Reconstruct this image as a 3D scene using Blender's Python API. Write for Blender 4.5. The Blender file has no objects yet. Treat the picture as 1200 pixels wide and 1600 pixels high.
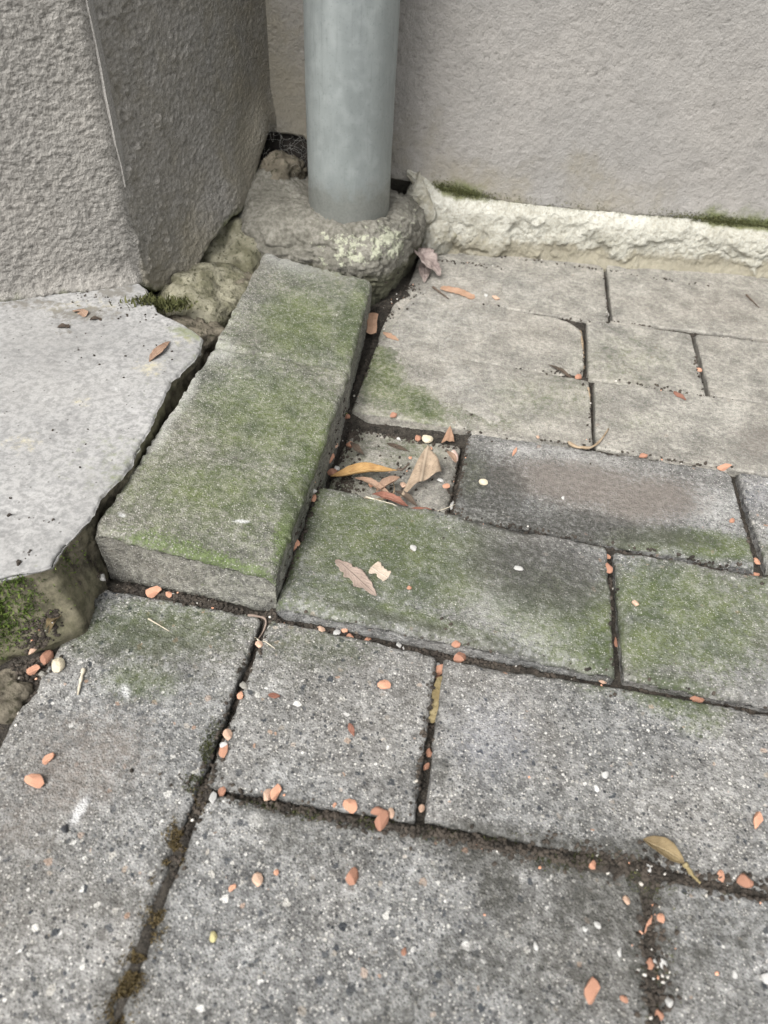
import bpy, math, random
import numpy as np
from mathutils import Matrix, Vector
from mathutils.bvhtree import BVHTree

# world positions in millimetres, measured from the photograph on the paver grid (pitch 108 mm)
CAM_LOC = (-0.00424, -0.25499, 0.3808)
CAM_AXES = [
    (0.978961, 0.19826, 0.048262),
    (-0.175008, 0.694189, 0.698193),
    (0.10492, -0.69195, 0.714281),
]
SLAB_EDGE = [
    (-331.4, 297.6),
    (-316.7, 287.2),
    (-303.9, 269.7),
    (-291.7, 252.8),
    (-275.0, 246.7),
    (-259.7, 240.3),
    (-239.5, 225.3),
    (-237.9, 208.8),
    (-237.6, 194.5),
    (-241.1, 179.6),
    (-243.8, 163.7),
    (-240.0, 140.9),
    (-238.1, 125.2),
    (-234.7, 104.6),
    (-234.1, 88.7),
    (-231.8, 69.8),
    (-231.5, 54.0),
    (-234.2, 43.1),
    (-235.0, 32.4),
    (-232.9, 18.1),
    (-233.5, 9.3),
    (-232.5, 1.2),
    (-235.5, -10.4),
    (-234.6, -26.7),
    (-239.4, -30.9),
    (-246.9, -35.3),
    (-256.8, -42.1),
    (-274.8, -51.3),
    (-300.2, -65.9),
]
PIER = [
    (-430.7, 238.1),
    (-329.8, 298.1),
]
STAINS = [
    ('algae', -59.5, 85.3, 58.9, -2.3, 1.8, -35.3, 0.95),
    ('algae', 99.0, 38.4, 20.6, 4.9, -0.5, -34.2, 1),
    ('algae', -68.0, 23.5, 50.1, -1.2, 1.6, -22.6, 0.6),
    ('algae', -7.9, 80.2, 44.2, 10.9, 4.7, -33.9, 0.6),
    ('algae', 74.5, 25.0, 24.3, 5.8, 0.5, -19.3, 0.6),
    ('dark', 55.5, 80.3, 51.6, -2.0, -3.6, -34.1, 1.0),
    ('pale', 27.9, 39.0, 20.8, 5.0, 1.7, -17.8, 0.7),
    ('pale', 53.8, 26.9, 28.0, -0.7, -1.4, -12.5, 0.6),
    ('dark', -112.1, 71.2, 13.1, 3.3, 8.2, -28.4, 0.5),
    ('algae', -32.6, 17.0, 72.4, -4.7, -0.1, -8.0, 0.7),
    ('dark', -19.3, 12.5, 79.4, -3.4, -0.1, -4.9, 0.7),
    ('algae', -51.4, 68.6, 83.3, -3.0, 2.1, -49.4, 0.8),
    ('algae', 65.4, 48.0, 57.0, -1.7, -4.5, -36.0, 0.6),
    ('dark', -27.8, 63.2, 86.1, -2.9, 0.4, -48.4, 0.3),
    ('algae', 160.0, 64.4, 60.5, 14.4, -4.5, -46.1, 0.75),
    ('algae', 144.6, 82.8, 48.8, 11.8, -2.3, -30.5, 0.85),
    ('algae', 129.2, 41.4, 16.7, 3.9, -1.7, -29.6, 0.9),
    ('algae', 205.8, 91.9, 26.7, 6.4, -5.3, -33.6, 0.6),
    ('dark', 204.7, 59.3, 8.5, 2.0, -1.7, -10.5, 0.5),
    ('dark', -81.1, -22.9, 30.9, 7.3, 5.5, -19.4, 0.55),
    ('algae', -75.9, -12.0, 35.4, 8.4, 4.2, -15.7, 0.4),
    ('algae', 142.5, 3.9, 26.1, -0.5, -3.5, -13.7, 0.8),
    ('algae', 160.4, -7.4, 15.4, 3.5, -1.4, -12.9, 0.5),
    ('blue', 36.9, -48.2, 25.6, 5.8, 2.5, -26.5, 0.7),
    ('dark', 10.6, -73.7, 6.3, 1.4, 1.3, -9.0, 0.8),
    ('pale', 165.7, -53.8, 24.9, 5.6, -2.8, -21.8, 0.35),
    ('dark', 33.7, -104.1, 39.7, 4.6, 0.0, -5.9, 1),
    ('dark', 72.2, -107.1, 39.2, 5.9, -0.2, -7.0, 1),
    ('dark', 117.5, -109.7, 23.5, -3.2, -6.1, -15.4, 0.9),
    ('dark', 88.5, -86.9, 16.9, 3.8, 0.0, -8.4, 0.5),
    ('dark', 135.5, -122.3, 22.0, 4.7, -1.5, -17.1, 0.6),
    ('dark', 47.5, -128.0, 11.0, 2.4, 1.2, -14.4, 1.2),
    ('dark', 36.7, -116.5, 19.4, 4.3, 1.0, -9.2, 0.9),
    ('dark', 76.5, -140.7, 12.2, 2.6, 0.2, -8.2, 0.8),
    ('dark', 26.1, -159.7, 8.9, 1.9, 0.9, -6.5, 0.6),
    ('dark', 101.7, -99.0, 39.8, 8.7, -0.2, -8.0, 0.9),
    ('dark', 142.8, -140.2, 12.1, 2.6, -1.1, -10.7, 0.8),
    ('dark', 172.3, -120.1, 12.5, 2.7, -1.4, -8.7, 0.6),
    ('dark', 21.0, -123.1, 12.8, 2.8, 1.0, -7.5, 0.5),
    ('dark', -0.8, -111.7, 23.2, 1.9, 0.1, -4.5, 0.9),
    ('dark', -65.5, -115.3, 30.3, 2.5, 0.6, -3.9, 0.8),
    ('dark', 79.4, -134.4, 21.7, 4.7, 0.3, -13.9, 0.4),
    ('dark', 155.8, -153.0, 20.6, 4.4, -2.0, -15.0, 0.5),
    ('dark', 47.3, -160.5, 14.8, 3.1, 0.9, -10.2, 0.4),
    ('dark', 118.3, -153.3, 8.9, 1.9, -1.3, -22.4, 0.7),
    ('dark', 71.6, -170.8, 17.3, 3.6, 0.4, -9.7, 0.4),
    ('dark', -28.0, -112.7, 40.0, 3.3, 0.4, -4.6, 0.9),
    ('dark', 19.3, -110.6, 19.7, 4.3, 1.3, -9.4, 0.8),
    ('dark', 62.4, -107.6, 48.9, 6.5, -0.3, -9.5, 1.3),
    ('dark', 104.5, -120.2, 28.6, 6.2, -0.5, -20.2, 1.15),
    ('dark', 119.0, -139.9, 13.7, 4.0, 1.2, -30.3, 1.2),
    ('dark', 85.9, -157.6, 26.6, 5.7, 0.2, -15.1, 0.45),
    ('dark', 54.6, -136.8, 15.5, 3.3, 0.8, -11.2, 0.6),
    ('dark', 150.5, -124.8, 18.7, 4.0, -2.9, -24.9, 0.45),
    ('dark', -29.6, -160.7, 36.0, 7.8, 3.3, -12.9, 0.25),
    ('dark', 14.6, -182.8, 34.1, 7.2, 2.0, -11.6, 0.35),
    ('dark', -74.8, -201.7, 22.2, 4.7, 4.2, -11.0, 0.3),
    ('dark', -150.0, -215.2, 16.4, 3.5, 4.9, -8.5, 0.4),
    ('dark', -158.7, -182.9, 14.6, 3.2, 4.1, -7.4, 0.4),
    ('dark', -41.5, -53.8, 21.9, 5.0, 3.5, -15.5, 0.3),
    ('dark', 65.5, -25.0, 30.3, 7.0, 0.7, -16.6, 0.3),
    ('dark', 120.6, -48.9, 43.4, 9.8, -1.1, -22.4, 0.25),
    ('pale', -80.3, -123.6, 4.5, 1.0, 1.3, -3.7, 1),
    ('pale', 4.0, -139.0, 18.7, 4.1, 2.0, -11.2, 0.3),
    ('dark', -2.4, -171.2, 35.1, 7.5, 3.0, -14.6, 0.3),
    ('algae', -181.2, -24.6, 50.7, 12.1, 8.8, -19.7, 0.7),
    ('dark', -172.4, -34.8, 57.6, 13.6, 11.1, -25.1, 0.6),
    ('algae', -174.2, -58.5, 22.1, 5.2, 5.5, -11.9, 0.6),
    ('brown', -182.2, -113.5, 25.4, 29.1, 26.0, -20.4, 0.62),
    ('brown', -194.0, -151.1, 18.8, 4.2, 9.9, -16.8, 0.5),
    ('dark', -114.6, -98.2, 6.5, 0.1, 4.0, -23.8, 0.9),
    ('dark', -114.7, -146.5, 8.6, -0.1, 2.9, -19.9, 0.8),
    ('dark', -112.3, -178.5, 9.3, -0.3, 1.9, -17.6, 0.7),
    ('dark', -164.6, -189.8, 23.1, 5.0, 8.2, -14.2, 0.35),
    ('dark', -127.7, -173.4, 17.8, 3.9, 3.0, -6.4, 0.6),
    ('white', -171.1, -138.1, 3.2, -0.9, -1.0, -9.3, 1.1),
    ('dark', -113.3, -209.9, 11.0, 2.3, 6.2, -12.8, 0.8),
    ('white', -179.2, -68.5, 2.1, 1.3, 3.8, -4.9, 1.2),
    ('white', -151.3, -75.7, 2.1, 0.5, 0.8, -1.9, 1),
    ('dark', 3.0, 178.0, 15.1, 3.9, 4.0, -36.5, 0.9),
    ('dark', 134.7, 139.0, 50.9, 2.5, -1.8, -12.2, 0.8),
    ('dark', 48.7, 141.4, 28.9, 7.3, 1.1, -20.2, 0.7),
    ('brown', 82.1, 182.8, 74.4, 3.3, -2.3, -28.4, 0.95),
    ('brown', 136.9, 178.0, 45.3, 11.5, -1.6, -28.8, 1.0),
    ('dark', 12.8, 157.5, 29.6, 7.6, 3.4, -34.7, 1.2),
    ('dark', 30.4, 126.4, 42.3, 0.0, -0.7, -15.9, 1.25),
    ('dark', 92.1, 135.0, 46.7, 2.3, -1.6, -16.8, 1.25),
    ('algae', 181.3, 139.3, 36.5, 1.8, -2.8, -13.4, 1.1),
    ('algae', 134.4, 132.3, 33.2, 8.2, -0.7, -13.1, 0.7),
    ('pale', 190.9, 180.8, 25.1, 6.3, -2.7, -21.7, 0.6),
    ('pale', 15.6, 129.5, 19.0, 4.8, 1.2, -12.0, 0.5),
    ('dark', -5.2, 204.3, 13.0, 3.4, 1.8, -16.0, 0.6),
    ('pale', 66.0, 212.9, 72.4, 2.9, -0.7, -11.5, 0.5),
    ('algae', 0.9, 173.5, 10.0, 2.6, 3.3, -29.2, 0.5),
    ('algae', -100.1, 287.2, 18.1, 11.3, 15.8, -49.7, 1),
    ('algae', -59.1, 251.1, 27.7, -12.4, -2.2, -21.8, 1),
    ('algae', 52.0, 292.9, 51.9, 14.1, 1.6, -37.9, 0.3),
    ('algae', -18.3, 245.0, 55.2, 1.9, 0.6, -16.1, 0.4),
    ('algae', 129.7, 378.7, 56.6, 15.8, -2.1, -55.1, 0.25),
    ('algae', 137.0, 277.2, 33.8, 9.0, -0.9, -18.4, 0.2),
    ('pale', -51.0, 400.6, 77.6, 22.4, 6.5, -47.6, 0.35),
    ('dark', -110.7, 248.7, 11.0, 3.0, 4.1, -18.0, 0.4),
    ('brown', 240.5, 277.5, 28.1, 7.4, -5.8, -35.6, 0.6),
    ('pale', 8.5, 487.5, 84.1, 25.1, 3.1, -42.0, 0.3),
    ('brown', 252.5, 516.1, 57.2, 16.7, -6.0, -42.7, 0.4),
    ('dark', 76.3, 225.7, 83.9, 5.6, -0.2, -4.3, 0.5),
    ('pale', -1.2, 298.7, 46.5, 12.7, 3.8, -38.7, 0.25),
    ('dark', -71.4, 172.3, 56.5, 14.6, 8.8, -43.4, 0.3),
    ('algae', -57.3, 213.8, 32.2, 8.5, 5.7, -32.3, 0.4),
    ('blue', 226.7, 208.3, 12.9, 3.3, -3.7, -23.1, 0.6),
    ('algae', -173.4, 287.9, 38.4, 11.1, 16.8, -58.2, 0.9),
    ('algae', -132.3, 299.8, 14.9, -3.4, 5.9, -68.8, 0.9),
    ('algae', -160.8, 156.8, 61.3, 16.5, 20.1, -62.3, 0.75),
    ('algae', -172.1, 66.4, 58.4, 14.9, 12.9, -33.5, 0.7),
    ('algae', -116.7, 107.7, 13.1, -2.0, 7.6, -87.2, 1),
    ('green', -155.1, 11.4, 53.3, -7.0, 1.2, -7.9, 1.2),
    ('green', -193.2, 11.9, 25.1, -0.7, 2.0, -7.0, 1),
    ('green', -121.3, 9.0, 20.3, -2.7, 0.6, -5.9, 1),
    ('pale', -203.7, 392.6, 53.5, -10.6, 3.8, -23.0, 0.7),
    ('brown', -168.2, 382.6, 32.7, -6.4, 2.3, -17.5, 0.5),
    ('pale', -229.5, 154.9, 7.8, -4.3, 0.5, -33.9, 1),
    ('pale', -227.4, 224.7, 15.3, 4.3, 7.3, -19.5, 0.9),
    ('pale', -192.8, 182.3, 29.1, 8.0, 11.0, -31.2, 0.35),
    ('pale', -227.0, 107.8, 7.4, -3.7, 0.3, -24.2, 0.7),
    ('algae', -134.2, 346.9, 12.5, -2.7, 4.2, -44.9, 0.7),
    ('white', -144.0, 45.5, 5.2, 1.3, 0.5, -1.4, 1.4),
    ('dark', -199.5, 100.3, 21.8, 5.7, 7.7, -19.1, 0.3),
    ('white', -218.1, 28.0, 3.2, -0.6, 0.4, -2.1, 1.2),
    ('green', -114.0, 38.3, 8.5, -1.0, 2.8, -30.9, 0.8),
    ('green', -163.7, 62.1, 37.2, 9.5, 6.3, -17.0, 0.35),
    ('algae', -165.8, 172.2, 100.3, -40.1, 6.7, -178.7, 0.4),
    ('pale', -233.8, 137.2, 8.8, -4.7, 1.2, -56.5, 1.2),
    ('pale', -237.5, 218.9, 11.1, 3.1, 7.6, -19.2, 1.1),
    ('algae', -162.8, 314.1, 62.3, 18.2, 28.7, -106.6, 0.5),
    ('algae', -182.1, 57.4, 87.4, -3.4, 11.9, -48.7, 0.5),
    ('dirt_shade', -350.4, 233.5, 30.7, 8.9, 6.9, -13.1, 0.8),
    ('dirt_shade', -399.2, 235.9, 30.8, 9.0, 5.6, -9.5, 0.7),
    ('dirt_shade', -342.1, 276.1, 21.4, 6.4, 6.1, -12.4, 0.8),
    ('dirt_shade', -353.2, 206.2, 12.9, 3.7, 5.8, -10.5, 0.6),
    ('yellow', -262.5, 173.7, 12.3, 3.4, 5.7, -12.7, 0.6),
    ('yellow', -292.2, 122.7, 7.1, 1.9, 3.3, -6.3, 0.5),
    ('yellow', -311.0, 68.4, 16.6, 4.4, 7.2, -12.0, 0.4),
    ('algae', -256.0, 228.8, 18.0, -5.4, 1.8, -9.1, 0.8),
    ('yellow', -252.3, 219.7, 10.0, 2.8, 4.4, -10.7, 0.5),
    ('yellow', -360.6, 241.6, 46.6, 13.6, 7.1, -13.4, 0.4),
]
CHIPS = [
    ('o', -111.2, 56.6, 5.7, 9.1, 'orange brick chip wedged beside the raised bricks, low in the side gap', None, 10),
    ('o', -111.5, 103.3, 5.7, 9.1, 'orange brick chip under a white grain beside the raised bricks', None, 10),
    ('w', -112.3, 108.3, 4.3, 4.8, 'small white grain resting on an orange chip beside the raised bricks', None, 14),
    ('c', -113.0, 28.3, 3.8, 4.4, 'cream pebble in the gap at the front right corner of the raised brick', None, 7),
    ('o', -113.0, -20.3, 5.2, 7.2, 'orange chip at the top of the long left joint, nearest the raised brick', None, None),
    ('g', -112.5, -49.5, 6.1, 4.9, 'grey stone flake lying over the long left joint', None, None),
    ('o', -112.2, -56.9, 4.5, 6.8, 'orange chip just below a grey flake in the long left joint', None, None),
    ('w', -113.3, -70.3, 3.0, 4.3, 'small white grain at the head of a row of chips in the left joint', None, None),
    ('o', -113.7, -75.7, 3.7, 6.6, 'small upper orange chip of the row in the left joint', None, None),
    ('o', -110.7, -82.7, 5.4, 8.4, 'middle orange chip of the row in the left joint', None, None),
    ('w', -110.9, -88.2, 3.9, 4.1, 'white chip between two orange chips in the left joint', None, None),
    ('o', -109.5, -92.1, 5.7, 11.9, 'largest and lowest orange chip of the row in the left joint', None, None),
    ('o', -103.3, -110.8, 4.5, 7.9, 'orange chip beside a white chip where two joints meet at left', None, None),
    ('w', -106.3, -117.1, 4.1, 7.0, 'white angular chip beside an orange chip where two joints meet at left', None, None),
    ('o', -79.0, -109.6, 5.5, 8.8, 'left orange chip of a touching pair in the front joint', None, None),
    ('o', -74.5, -106.8, 5.8, 8.4, 'right orange chip of a touching pair in the front joint', None, None),
    ('o', -33.6, -106.5, 10.2, 8.7, 'largest oval orange chip lying in the front joint', None, None),
    ('o', -18.7, -104.5, 8.8, 5.2, 'flat orange chip at the top of a cluster of three in the front joint', None, None),
    ('o', -16.2, -110.1, 6.7, 10.4, 'lowest orange chip of a cluster of three in the front joint', None, None),
    ('o', -12.0, -105.1, 3.7, 7.0, 'small upright orange chip at the right of a cluster of three in the front joint', None, None),
    ('o', -42.3, -106.7, 2.0, 2.6, 'tiny orange grain left of the largest oval chip', None, None),
    ('o', -30.1, -30.8, 8.9, 7.9, 'lone orange chip in the middle of the square half paver', None, None),
    ('o', 2.4, -62.5, 4.0, 6.1, 'upper orange chip in the short joint below the bark strip', None, None),
    ('o', 2.3, -71.4, 2.9, 5.1, 'small middle orange chip in the short joint below the bark strip', None, None),
    ('o', 3.3, -95.8, 3.4, 5.7, 'lowest orange chip in the short joint below the bark strip', None, None),
    ('o', 0.7, -8.0, 7.6, 10.2, 'long orange chip just above the bark strip', None, None),
    ('w', -1.2, -2.7, 3.6, 3.1, 'small white grain above the orange chip by the bark strip', None, None),
    ('o', 7.8, 6.2, 5.7, 6.3, 'smaller orange chip of a pair against the mossy paver front', None, None),
    ('o', 11.8, 3.3, 8.9, 7.3, 'larger orange chip of a pair against the mossy paver front', None, None),
    ('o', -78.9, 0.7, 6.2, 6.3, 'leftmost orange chip in the gap before the mossy paver', None, None),
    ('w', -69.0, 2.0, 5.8, 7.9, 'white chip between orange chips in the gap before the mossy paver', None, None),
    ('o', -63.8, 4.8, 4.5, 5.3, 'upper orange chip right of a white chip in the gap before the mossy paver', None, None),
    ('o', -59.7, 1.7, 5.7, 5.3, 'lower orange chip right of a white chip in the gap before the mossy paver', None, None),
    ('o', -48.0, 2.0, 4.9, 4.2, 'small rightmost orange chip in the gap before the mossy paver', None, None),
    ('w', -27.8, 3.7, 3.7, 4.2, 'white grain alone in the gap before the mossy paver', None, None),
    ('w', -24.8, 3.0, 2.0, 2.6, 'tiny white grain touching another white grain before the mossy paver', None, None),
    ('o', 105.9, 114.9, 10.2, 6.0, 'flat orange chip capping the joint between two mossy pavers', None, None),
    ('o', 105.6, 98.1, 5.0, 10.5, 'upright orange chip inside the joint between two mossy pavers', None, None),
    ('o', 111.5, 40.8, 2.5, 7.5, 'thin orange chip low in the joint between two mossy pavers', None, None),
    ('o', 123.1, 69.2, 5.2, 5.0, 'pale orange chip on the mossy paver at the right edge', None, None),
    ('w', 42.3, 77.7, 6.7, 5.1, 'white oval chip in the middle of the mossy paver', None, None),
    ('w', -31.9, 75.8, 4.5, 5.2, 'round whitish grain embedded on the mossy paver near the sunken tile', None, None),
    ('o', -28.6, 40.1, 3.0, 3.3, 'tiny orange grain on the mossy paver right of the two leaves', None, None),
    ('o', 161.1, 9.5, 10.3, 5.1, 'flat orange chip in the joint at the right edge of the picture', None, None),
    ('o', 102.3, 7.3, 5.2, 3.1, 'small flat orange chip at the foot of the joint between the mossy pavers', None, None),
    ('o', 181.7, -65.2, 5.5, 9.8, 'orange chip alone on the grey paver at the far right', None, None),
    ('o', 158.5, -99.6, 3.9, 7.1, 'orange chip right of the olive curled leaf', None, None),
    ('o', 170.0, -98.6, 6.8, 7.5, 'broad orange chip at the right end of the front joint', None, None),
    ('o', 93.1, -108.5, 3.9, 4.2, 'small orange chip on the dark stain left of the olive leaf', None, None),
    ('o', 110.1, -121.6, 3.5, 5.3, 'orange chip on the dark stain below the olive leaf', None, None),
    ('o', 120.9, -129.1, 1.9, 10.4, 'thin orange sliver standing in the front right joint', None, None),
    ('o', 126.6, -126.2, 4.1, 5.6, 'orange chip beside a thin orange sliver in the front right joint', None, None),
    ('o', 120.5, -146.0, 3.3, 6.2, 'orange chip among white grains in the front right joint', None, None),
    ('w', 122.9, -145.5, 2.1, 3.5, 'white grain touching an orange chip in the front right joint', None, None),
    ('w', 126.4, -145.0, 3.6, 5.4, 'angular white chip right of an orange chip in the front right joint', None, None),
    ('o', 92.7, -163.1, 7.6, 10.5, 'large orange chip near the bottom edge of the picture', None, None),
    ('o', 107.7, -163.9, 4.1, 3.4, 'small flat orange chip near the bottom, right of the large one', None, None),
    ('o', 123.3, -165.5, 3.2, 5.2, 'orange chip at the bottom end of the front right joint', None, None),
    ('w', 127.3, -160.2, 3.8, 5.2, 'white rounded grain near the bottom of the front right joint', None, None),
    ('w', 173.4, -141.1, 4.8, 5.4, 'white chip at the right edge near the bottom', None, None),
    ('w', 159.2, -142.8, 2.7, 3.5, 'small white grain left of the white chip at the right edge', None, None),
    ('w', 120.7, -104.4, 2.3, 5.0, 'white oval grain under the olive curled leaf', None, None),
    ('w', 95.8, -135.4, 2.8, 3.6, 'small white grain, upper one on the front paver right half', None, None),
    ('w', 106.2, -144.5, 2.4, 4.7, 'white upright grain left of the front right joint', None, None),
    ('w', 67.2, -151.0, 2.7, 5.1, 'white grain on the front paver middle right', None, None),
    ('w', 89.7, -138.1, 2.8, 3.2, 'dull white grain left of the upper white grain on the front paver', None, None),
    ('w', 100.8, -57.6, 4.3, 4.6, 'white oval grain in the middle of the big grey paver', None, None),
    ('w', 96.1, -66.4, 2.8, 3.6, 'smaller white grain below left of the white oval grain', None, None),
    ('o', -25.1, -139.6, 6.4, 8.2, 'round orange chip alone on the front paver', None, None),
    ('o', -70.0, -151.5, 5.4, 8.1, 'flat orange crumb smeared on the front paver at left', None, None),
    ('o', -80.9, -156.8, 2.8, 4.0, 'small orange crumb left of the smeared crumb on the front paver', None, None),
    ('o', -62.2, -145.9, 2.9, 3.7, 'small orange crumb right of the smeared crumb on the front paver', None, None),
    ('o', 6.2, -165.6, 2.4, 4.2, 'rusty orange grain in the middle of the front paver', None, None),
    ('w', 10.2, -163.9, 2.4, 3.1, 'white grain beside the rusty orange grain', None, None),
    ('y', -82.6, -179.0, 3.6, 4.2, 'yellow stone grain on the front paver', None, None),
    ('o', -200.3, -116.1, 4.6, 7.2, 'smaller orange chip on the left paver', None, None),
    ('o', -200.2, -130.0, 12.6, 8.3, 'large two lobed orange chip on the left paver', None, None),
    ('k', -173.4, -148.2, 4.9, 4.6, 'dark grey pebble at the end of the white chalk dash', None, None),
    ('o', -235.7, -57.8, 7.4, 9.5, 'six sided orange chip by the foot of the step', None, None),
    ('o', -241.2, -59.1, 3.1, 10.5, 'upright orange rod by the foot of the step', None, None),
    ('o', -238.4, -66.8, 7.7, 6.4, 'slanted orange rod by the foot of the step', None, None),
    ('c', -225.4, -61.9, 8.1, 8.4, 'round cream pebble by the orange chips at the foot of the step', None, None),
    ('g', -232.1, -68.4, 4.6, 4.4, 'dull grey pebble below the cream pebble', None, None),
    ('o', -240.1, 7.1, 4.3, 5.5, 'small orange chip between step and raised brick', None, None),
    ('w', -226.9, 1.9, 6.0, 5.5, 'white chip before the left corner of the raised brick', None, None),
    ('o', -192.9, 3.5, 10.2, 7.6, 'larger orange chip of a pair in front of the raised brick', None, None),
    ('o', -182.9, 3.2, 6.3, 4.9, 'smaller orange chip of a pair in front of the raised brick', None, None),
    ('o', -75.4, 229.2, 5.6, 7.2, 'orange chip at the back edge of the sunken tile', None, None),
    ('o', -51.2, 224.7, 6.1, 8.6, 'orange chip left of the white stone in the sunken tile', None, None),
    ('c', -42.8, 225.1, 10.0, 12.8, 'whitish stone among orange chips in the sunken tile', None, None),
    ('o', -39.6, 211.8, 5.5, 7.7, 'orange chip just below the whitish stone in the sunken tile', None, None),
    ('o', -53.4, 198.0, 3.2, 4.8, 'tiny orange grain in the middle of the sunken tile', None, None),
    ('o', -106.3, 201.3, 7.7, 7.0, 'oval orange chip in the upper left of the sunken tile', None, None),
    ('o', -115.4, 225.0, 5.6, 6.5, 'orange chip by the grass sprout', None, None),
    ('o', -115.3, 184.3, 4.3, 8.2, 'dark orange chip against the raised brick beside the sunken tile', None, -6),
    ('o', -114.6, 168.7, 4.2, 10.1, 'upright orange chip against the raised brick beside the sunken tile', None, -6),
    ('w', -108.4, 161.3, 5.2, 6.7, 'white round grain at the left corner of the sunken tile', None, -9),
    ('o', -103.5, 157.0, 5.7, 7.9, 'orange chip touching the white round grain in the sunken tile', None, -10),
    ('o', -110.1, 153.7, 8.2, 6.6, 'orange chip at the stem end of the long tan leaf', None, -8),
    ('o', -53.4, 162.3, 6.2, 6.6, 'orange chip between the rolled leaf and the folded leaf', None, None),
    ('o', -77.9, 157.5, 6.2, 5.3, 'orange chip half under the thin stem in the sunken tile', None, None),
    ('o', -18.5, 171.2, 6.8, 6.7, 'orange chip at the right side of the sunken tile', None, None),
    ('p', -17.0, 210.2, 6.5, 13.8, 'pink and white chip standing in the right corner of the sunken tile', None, None),
    ('w', -24.7, 177.5, 5.8, 5.4, 'white chip right of the folded leaf in the sunken tile', None, None),
    ('w', -87.9, 176.5, 5.3, 3.4, 'white flake behind the long tan leaf', None, None),
    ('w', -11.3, 157.8, 3.5, 14.3, 'white upright chip in the right joint of the sunken tile', None, None),
    ('w', -67.3, 219.5, 4.4, 4.3, 'white grain below the orange chip at the back of the sunken tile', None, None),
    ('c', -109.2, 129.5, 14.7, 7.5, 'cream flat chip on the front left rim of the sunken tile', None, None),
    ('c', 9.6, 164.2, 7.1, 6.5, 'cream orange chip on the dark stained paver', None, None),
    ('o', 57.4, 121.7, 6.6, 5.5, 'orange chip at the front edge of the dark stained paver', None, None),
    ('w', 69.7, 120.1, 4.7, 4.8, 'white grain right of the orange chip at the front of the dark stained paver', None, None),
    ('w', 80.5, 120.2, 3.8, 3.6, 'smaller white grain at the front of the dark stained paver', None, None),
    ('w', 72.4, 162.4, 3.0, 3.8, 'white grain on the brown stained paver', None, None),
    ('o', 200.5, 169.0, 3.9, 5.0, 'pinkish grain on the right end of the brown stained paver', None, None),
    ('w', 162.9, 121.4, 6.5, 2.4, 'thin white flake in the joint right of the mossy pavers', None, None),
    ('o', 203.0, 232.9, 12.7, 6.1, 'orange double chip at the head of the right joint', None, None),
    ('o', 198.6, 376.3, 5.6, 7.1, 'orange chip in the short joint near the right edge, third row', None, None),
    ('o', 137.4, 232.3, 6.4, 5.5, 'orange chip in the row joint right of the curled twig', None, None),
    ('o', 82.8, 334.5, 6.0, 7.0, 'orange chip at the crossing of joints in the back rows', None, None),
    ('o', 49.2, 231.5, 3.3, 4.2, 'tiny orange grain left of the curled twig', None, None),
    ('o', 31.3, 208.0, 2.7, 10.9, 'orange sliver on the pale smear above the brown stained paver', None, None),
    ('o', 217.6, 138.0, 4.2, 9.0, 'pink chip in the right joint beside the right edge', None, None),
    ('o', 212.7, 124.3, 7.4, 4.7, 'orange chip at the foot of the right joint by the picture edge', None, None),
    ('w', 114.4, 472.9, 4.1, 6.2, 'white grain in the last joint before the wall', None, None),
    ('o', -7.0, 455.4, 9.6, 6.2, 'small orange brown flake on the back paver', None, None),
    ('w', -17.8, 459.3, 4.1, 5.3, 'tiny pale grain beside a small flake on the back paver', None, None),
]
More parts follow.
